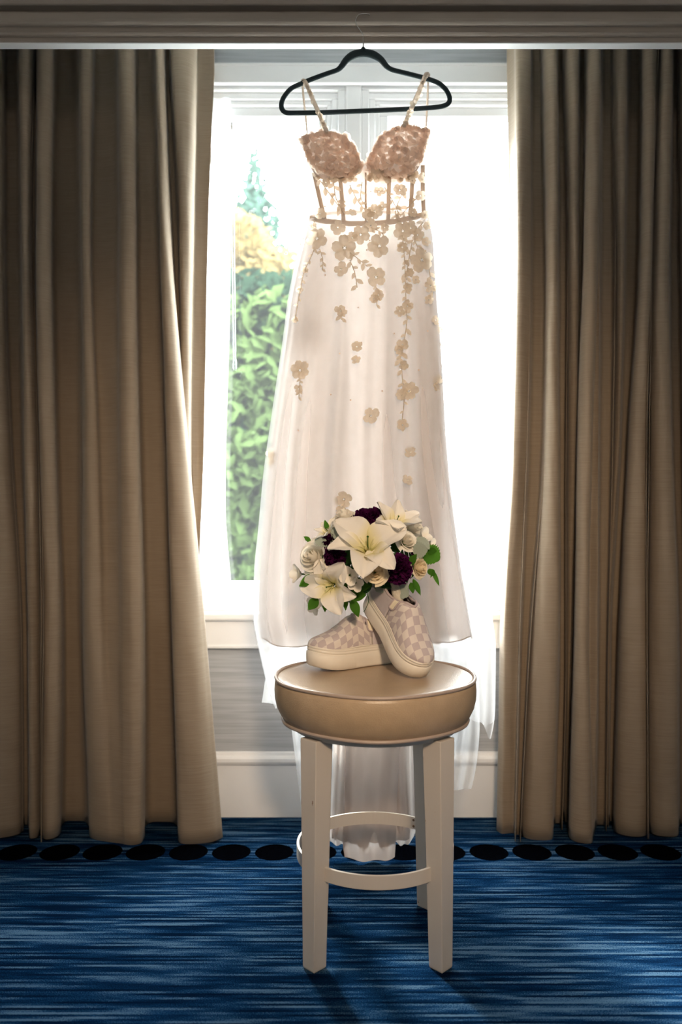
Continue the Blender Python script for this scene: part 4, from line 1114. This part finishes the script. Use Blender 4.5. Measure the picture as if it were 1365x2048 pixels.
for a in (((632, 1150), (599, 1173), 19, 1.76), ((625, 1160), (602, 1162), 9, 1.78), ((628, 1168), (619, 1176), 8, 1.78), ((648, 1152), (655, 1164), 14, 1.76),
          ((636, 1196), (617, 1220), 17, 1.755), ((654, 1188), (650, 1224), 14, 1.75), ((640, 1186), (628, 1183), 8, 1.76), ((650, 1180), (645, 1192), 10, 1.76),
          ((690, 1190), (692, 1221), 10, 1.765), ((703, 1198), (718, 1234), 17, 1.755), ((700, 1190), (733, 1190), 20, 1.765), ((705, 1176), (742, 1172), 16, 1.765),
          ((694, 1180), (726, 1196), 18, 1.77), ((697, 1168), (688, 1186), 16, 1.77), ((656, 1060), (650, 1040), 8, 1.76), ((622, 1083), (608, 1073), 8, 1.78),
          ((816, 1132), (834, 1108), 13, 1.745), ((775, 1112), (806, 1118), 14, 1.745), ((822, 1165), (827, 1187), 10, 1.76), ((826, 1158), (842, 1190), 10, 1.76),
          ((858, 1138), (869, 1152), 13, 1.78), ((866, 1140), (879, 1172), 7, 1.775), ((868, 1140), (862, 1155), 5, 1.775), ((750, 1038), (752, 1028), 6, 1.78)):
    leaf(*a, mat='leaf_green', roll=random.uniform(-.5, .5))
for a in (((700, 1160), (738, 1178), 20, 1.77), ((716, 1152), (696, 1196), 18, 1.772), ((742, 1160), (722, 1192), 16, 1.776), ((680, 1172), (700, 1206), 13, 1.768), ((742, 1112), (712, 1128), 16, 1.765), ((725, 1125), (702, 1136), 18, 1.775), ((722, 1130), (728, 1162), 9, 1.768), ((740, 1126), (765, 1116), 14, 1.765), ((708, 1150), (720, 1180), 14, 1.785), ((688, 1165), (712, 1186), 24, 1.785),
          ((735, 1165), (700, 1180), 18, 1.79), ((752, 1164), (790, 1172), 18, 1.79), ((676, 1150), (640, 1180), 20, 1.80)):
    leaf(*a, mat='leaf_dark', roll=random.uniform(-.5, .5))
leaf((848, 1100), (880, 1120), 34, 1.775, 'leaf_serrated', .2)
leaf((856, 1102), (874, 1102), 12, 1.77, 'leaf_serrated', -.3)
for a in (((790, 1172), (818, 1192), 30, 1.775), ((826, 1100), (856, 1100), 26, 1.755), ((630, 1080), (660, 1090), 15, 1.745), ((622, 1096), (607, 1112), 9, 1.755), ((662, 1064), (688, 1068), 20, 1.74),
          ((776, 1110), (745, 1120), 14, 1.742), ((735, 1160), (786, 1176), 22, 1.80), ((835, 1075), (860, 1098), 18, 1.765), ((655, 1074), (690, 1084), 14, 1.742), ((770, 1172), (752, 1182), 16, 1.79)):
    leaf(*a, mat='leaf_grey', roll=random.uniform(-.4, .4))
# thin curling tendrils and the wrapped handle
m = MB(); m.tube(catmull([U(716, 1124, 1.76), U(712, 1140, 1.755), U(716, 1156, 1.755), U(724, 1150, 1.757), U(722, 1132, 1.76)], 5), .0011, 5); m.build('tendril', M['leaf_dark'], bq)
m = MB(); m.tube(catmull([U(733, 1180, 1.765), U(738, 1200, 1.76), U(733, 1215, 1.757), U(728, 1224, 1.757)], 5), .0008, 5); m.build('tendril', M['leaf_dark'], bq)
h0, h1 = inB(.105, 0, .072)+Vector((-.010, .012, .105)), inB(.105, 0, .072)
m = MB(); P = [h0+(h1-h0)*k/14 for k in range(15)]; m.tube(P, [.012+.0008*math.sin(k*2.4) for k in range(15)], 14); hd = m.build('wrapped_handle', M['ribbon'], bq)
m = MB()
for k in range(9):
    a = k*.7; o_ = Vector((.010*math.cos(a), .010*math.sin(a), 0)); m.tube(catmull([h0+o_*.8, BC+o_*3+Vector((0, 0, -.01)), BC+o_*6+Vector((0, 0, .03))], 4), .0022, 6)
m.build('stems', M['leaf_dark'], bq)['kind'] = 'stuff'
# inner mass of foliage so no light shines through the dome
r = random.Random(3); m = MB()
for k in range(420):
    v = Vector((r.gauss(0, 1), r.gauss(0, 1), r.gauss(0, 1))).normalized()
    if v.z < -.45: continue
    c = BC+Vector((v.x*AX.x*.74, v.y*AX.y*.74, v.z*AX.z*.72)); a = v.orthogonal().normalized(); b = v.cross(a); th = r.uniform(0, 2*PI); d1 = a*math.cos(th)+b*math.sin(th); d2 = v.cross(d1); L = r.uniform(.025, .040)
    m.add([c-d1*L*.5, c+d2*L*.22+v*.004, c+d1*L*.5+v*.006, c-d2*L*.22+v*.004], [(0, 1, 2), (0, 2, 3)])
o = m.build('inner_foliage', M['leaf_dark'], bq); o['kind'] = 'stuff'

# ------------------------------------------------------------------ outside
mb = MB(); mb.box(-14, 14, WY+.2, 24, -.35, -.30); struct(mb.build('ground', M['pale_ground'], smooth=False), 'ground outside the window, made pale to bounce daylight inside')  # lightened to a neutral grey so it bounces daylight up through the window
def foliage(name, parent, blobs, n, size, mat, seed):
    r = random.Random(seed); m = MB(); tot = sum(b[1][0]*b[1][2] for b in blobs)
    for c, rad in blobs:
        k = int(n*rad[0]*rad[2]/tot)
        for _ in range(k):
            v = Vector((r.gauss(0, 1), r.gauss(0, 1), r.gauss(0, 1))).normalized()*(r.random()**.22)
            if r.random() < .35: v.y = -abs(v.y)
            p = Vector((c[0]+v.x*rad[0], c[1]+v.y*rad[1], c[2]+v.z*rad[2]))
            d1 = Vector((r.gauss(0, 1), r.gauss(0, 1), r.gauss(0, 1))).normalized(); d2 = d1.orthogonal().normalized(); L = size*r.uniform(.6, 1.4)
            m.add([p-d1*L*.5, p+d2*L*.28, p+d1*L*.5, p-d2*L*.28], [(0, 1, 2, 3)])
    o = m.build(name, mat, parent, smooth=False); o['kind'] = 'stuff'
    return o
def trunk(parent, base, h, r0):
    m = MB(); m.tube([base, base+Vector((.02, 0, h*.5)), base+Vector((0, .02, h))], [r0, r0*.7, r0*.3], 8); m.build('trunk', M['bark'], parent)
# conical evergreen
t = empty('conifer_tree', (-.93, 8.6, -.3)); tag(t, 'pointed conical evergreen rising above the golden foliage', 'tree')
trunk(t, Vector((-.93, 8.6, -.3)), 4.4, .09)
foliage('foliage', t, [((-.93, 8.6, .945+(z-.945)*1.16), (rr*1.1, rr*.9, .32)) for z, rr in ((4.05, .07), (3.85, .16), (3.6, .26), (3.35, .36), (3.05, .46), (2.7, .56), (2.3, .66), (1.8, .75), (1.2, .8))], 9000, .09, M['foliage_blue'], 1)
t = empty('golden_shrub', (-.62, 6.4, -.3)); tag(t, 'yellow-leaved shrub between the conical evergreen and green hedge', 'tree')
trunk(t, Vector((-.62, 6.4, -.3)), 2.4, .05)
foliage('foliage', t, [((-.55, 6.4, 2.75), (.55, .4, .28)), ((-.95, 6.4, 3.05), (.42, .4, .30)), ((-.25, 6.4, 2.62), (.35, .3, .22)), ((-.6, 6.4, 2.2), (.5, .4, .5))], 6000, .08, M['foliage_gold'], 2)
t = empty('green_hedge', (-.75, 5.4, -.3)); tag(t, 'dense leafy green hedge close outside the window', 'hedge')
trunk(t, Vector((-.75, 5.4, -.3)), 2.4, .06)
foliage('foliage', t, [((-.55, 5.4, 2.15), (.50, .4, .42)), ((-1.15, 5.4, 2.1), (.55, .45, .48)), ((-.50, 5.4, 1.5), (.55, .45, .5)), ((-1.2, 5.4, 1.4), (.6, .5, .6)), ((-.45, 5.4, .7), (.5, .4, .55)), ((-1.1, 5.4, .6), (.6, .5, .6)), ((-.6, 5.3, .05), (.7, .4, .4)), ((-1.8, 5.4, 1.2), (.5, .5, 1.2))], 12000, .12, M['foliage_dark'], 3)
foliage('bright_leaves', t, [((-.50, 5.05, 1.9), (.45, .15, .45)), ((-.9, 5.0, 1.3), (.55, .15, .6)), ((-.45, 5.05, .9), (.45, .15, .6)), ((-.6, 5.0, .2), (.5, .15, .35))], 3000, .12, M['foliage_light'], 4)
